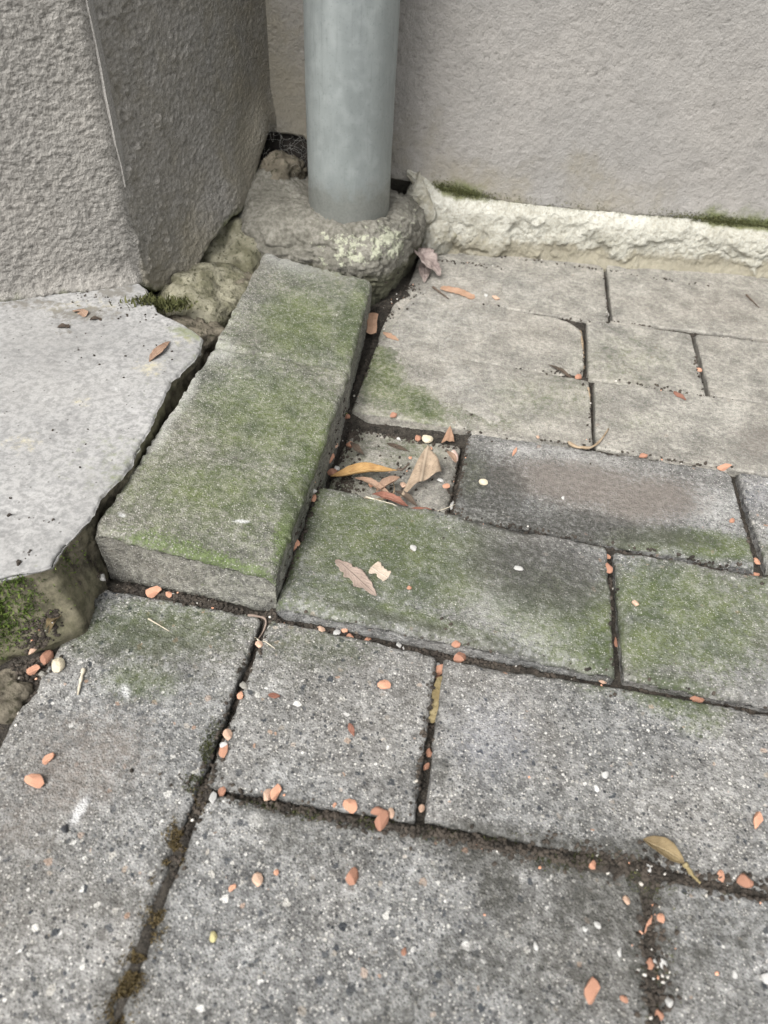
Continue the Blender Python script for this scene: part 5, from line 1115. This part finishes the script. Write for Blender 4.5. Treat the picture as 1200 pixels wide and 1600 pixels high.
patch('dry_leaf', [PT['tri1'] + (4,), (PT['tri0'][0] - 5, PT['tri0'][1], -12), (PT['tri0'][0] + 6, PT['tri0'][1] + 3, -11)], 'leaf_orange', 'small upright triangular tan leaf tip at the back right of the sunken tile', .003, .001, 15)
leaf('dry_leaf', 'dark0', 'dark1', 5, 'leaf_dark', 'thin dark leaf sliver on the floor of the sunken tile', 'lance', .3, .02, 0, seed=17)
leaf('dry_leaf', 'ser0', 'ser1', 13.5, 'leaf_grey', 'grey brown ragged leaf lying flat on the mossy paver', 'oval', .25, .03, .15, serr=.75, seed=19, ruff=.0007)
leaf('dry_leaf', 'frag0', 'frag1', 10, 'leaf_pale', 'small pale leaf fragment beside the grey brown leaf', 'rect', .2, .03, 0, serr=1.1, seed=21, ruff=.0006)
leaf('dry_leaf', 'rect0', 'rect1', 10, 'leaf_orange', 'squarish tan leaf piece stuck at the broken corner of the back paver', 'rect', .2, .0, 0, seed=23, ruff=.0005)
leaf('dry_leaf', 'rb0', 'rb1', 8, 'leaf_orange', 'smaller tan leaf scrap right of the squarish leaf piece', 'oval', .2, 0, 0, serr=.6, seed=25, ruff=.0005)
leaf('dry_leaf', 'org0', 'org1', 11, 'leaf_orange', 'flat orange brown leaf in front of the mortar strip near the downpipe', 'rect', .2, .02, 0, serr=.4, seed=27, ruff=.0006)
stalked(leaf('leaf_blade', 'ol0', 'ol1', 13.5, 'leaf_olive', None, 'oval', -1.2, .10, .6, lift=.002, seed=29, cat=None), twig('stalk', ['ol1', 'ol2'], 1.5, 'bark', None, None), 'olive brown curled leaf with long stalk lying on the front joint')
leaf('bark_strip', 'bark0', 'bark1', 6.5, 'bark', 'yellow brown bark strip lying along the short joint', 'rect', .5, .0, .1, lift=.001, seed=31, cat='bark', ruff=.0007)
leaf('dry_leaf', 'dl0', 'dl1', 6, 'leaf_olive', 'thin dry olive leaf along the foot of the step', 'lance', .8, .03, .5, seed=33)
leaf('dry_leaf', 'dl2', 'dl1', 6, 'leaf_olive', 'second dry olive leaf at the foot of the step, nearer the chips', 'lance', -.7, .05, .4, lift=.003, seed=34)
leaf('dry_leaf', 'dl3', 'dl2', 5, 'leaf_olive', 'short dry olive leaf at the foot of the step, nearest the raised brick', 'oval', .6, .06, .3, lift=.003, seed=36)
leaf('dry_leaf', 'bd0', 'bd1', 5, 'leaf_dark', 'dark rotten leaf strip in the row joint of the pale back pavers', 'lance', .5, .03, .6, seed=38)
leaf('dry_leaf', 'bf0', 'bf1', 6, 'leaf_red', 'small red brown leaf scrap in the third row at right', 'oval', .3, .02, 0, serr=.6, seed=40)
leaf('dry_leaf', 'fl0', 'fl1', 4, 'leaf_red', 'small reddish flake on the square half paver, upper left', 'oval', .1, 0, 0, seed=42, ruff=.0003)
leaf('dry_leaf', 'fl2', 'fl3', 3.5, 'leaf_red', 'brown flake in the middle of the square half paver', 'lance', .1, 0, 0, seed=44, ruff=.0003)
twig('curled_twig', ['twigc0', (92, 226), 'twigc1'], 1.5, 'twig', 'curled brown twig at the crossing of joints in the back rows', lift=.0015, hump=3)
twig('dry_twig', ['tw0', 'tw1'], 1.2, 'straw', 'short pale twig on the left paver near the step', 'twig')
twig('dry_twig', ['tw3', 'tw4'], 1.0, 'leaf_dark', 'short dark twig on the last paver before the wall', 'twig')
twig('plant_stem', ['stem0', (-62, 140), 'stem1'], 1.0, 'twig', 'thin brown stem leaning across the rolled leaf', 'stem', lift=.003, hump=4)
twig('grass_straw', ['st0', 'st1', 'st2', 'st3'], .5, 'straw', 'fine pale straw along the front rim of the sunken tile', 'straw', lift=.001)
twig('grass_straw', ['h0', 'h1'], .5, 'straw', 'fine straw by the upper end of the long left joint', 'straw')
twig('grass_straw', ['sl0', 'sl1'], .5, 'straw', 'straight pale straw on the green part of the left paver', 'straw')
twig('dry_twig', ['jw0', 'jw1'], 1.6, 'twig', 'brown twig lying inside the joint of the back rows', 'twig', lift=-.0005)
twig('dry_twig', ['jw2', 'jw3'], 1.1, 'twig', 'small brown twig in the joint below the curled joint twig', 'twig', lift=-.0003)
twig('dry_twig', ['tw6', 'tw5'], 1.3, 'leaf_dark', 'dark stick by the crumpled leaf at the downpipe footing', 'twig', lift=.002)
twig('curled_strip', ['strip0', 'strip1', 'strip2'], 1.0, 'leaf_grey', 'grey curled dry strip over the joint corner before the raised brick', 'strip', lift=.0015, hump=2)
PT['cr0'] = (PT['crump'][0] - 16, PT['crump'][1] + 8); PT['cr1'] = (PT['crump'][0] + 20, PT['crump'][1] - 10); PT['cr2'] = (PT['crump'][0] - 2, PT['crump'][1] + 26); PT['cr3'] = (PT['crump'][0] + 4, PT['crump'][1] - 18)
leaf('dry_leaf', 'cr0', 'cr1', 30, 'leaf_purple', 'crumpled grey purple leaf in the pocket right of the downpipe footing', 'oval', .5, .12, .8, lift=.003, seed=50, ruff=.005, serr=.3)
leaf('dry_leaf', 'cr2', 'cr3', 16, 'leaf_purple', 'second crumpled grey leaf under the larger one by the footing', 'oval', .6, .06, .4, lift=.001, seed=52, ruff=.004)
PT['gl0'] = (PT['gapleaf'][0] - 4, PT['gapleaf'][1] + 14); PT['gl1'] = (PT['gapleaf'][0] + 2, PT['gapleaf'][1] - 14)
leaf('dry_leaf', 'gl0', 'gl1', 12, 'leaf_brown', 'dark crumpled leaf wedged in the gap beside the raised bricks', 'oval', .9, .08, .8, lift=.002, seed=54, ruff=.003)

for (a, c), ln, an, lab in ((PT['sp0'], 5, .4, 'lowest brown leaf scrap on the pale step near the wall'), (PT['sp1'], 8, -.5, 'largest brown leaf scrap on the pale step near the wall'), (PT['sp2'], 5, .2, 'rightmost brown leaf scrap on the pale step near the wall')):
    PT['q0'] = (a - ln * math.cos(an), c - ln * math.sin(an)); PT['q1'] = (a + ln * math.cos(an), c + ln * math.sin(an)); leaf('leaf_scrap', 'q0', 'q1', 5, 'leaf_brown' if ln > 5 else 'leaf_dark', lab, 'rect', .3, .08, .3, serr=1.2, seed=int(ln * 7 + a), cat='leaf', ruff=.0012)
# grass sprout
def sprout():
    x, y = PT['sprout'][0] / 1000, PT['sprout'][1] / 1000; z, _ = ground_z(x, y); root = add('grass_sprout', None, loc=(x, y, z), label='small green grass sprout in the gap beside the raised bricks', cat='grass'); rg3 = np.random.RandomState(3)
    for i in range(7):
        a = rg3.uniform(0, 6.28); L = rg3.uniform(.008, .016); t = np.linspace(0, 1, 8); rr = L * .55 * t ** 1.6; h = L * t * (1 - .25 * t); w_ = .0011 * (1 - t) ** .7 * (.5 + t) + .00008; dx, dy = math.cos(a), math.sin(a)
        V = np.concatenate([np.stack([dx * rr - dy * w_ * s, dy * rr + dx * w_ * s, h + .0002 * s * s - (.00025 if s == 0 else 0)], 1) for s in (-1, 0, 1)]); k = np.arange(7); Q = np.concatenate([np.stack([k + o, k + 1 + o, k + 9 + o, k + 8 + o], 1) for o in (0, 8)])
        add('blade', mesh_np('blade', V, Q), M['grass'], root)
sprout()

# cobweb and root fibres in the corner hole
def fibres():
    rg4 = np.random.RandomState(6); Vs, Qs = [], []; k = 0
    for i in range(75):
        p = np.array((rg4.uniform(-.283, -.222), rg4.uniform(.488, .526), rg4.uniform(.085, .128))); d = rg4.normal(size=3); d /= np.linalg.norm(d); c = rg4.normal(size=3) * .005; L = rg4.uniform(.008, .026); t = np.linspace(-.5, .5, 9)[:, None]; C = p + d * L * t + c * (t * t) * 2; s = np.cross(d, rg4.normal(size=3)); s /= np.linalg.norm(s); s2 = np.cross(d, s); r_ = .00007
        a = np.array([0, 2.09, 4.19]); V = (C[:, None] + r_ * (np.cos(a)[None, :, None] * s + np.sin(a)[None, :, None] * s2)).reshape(-1, 3); Vs.append(V); Qs.append(gridq(9, 3, True) + k); k += len(V)
    add('cobweb', mesh_np('cobweb', np.concatenate(Vs), np.concatenate(Qs)), M['web'], label='grey tangle of cobweb and root hairs in the dark corner hole', cat='cobweb')
fibres()
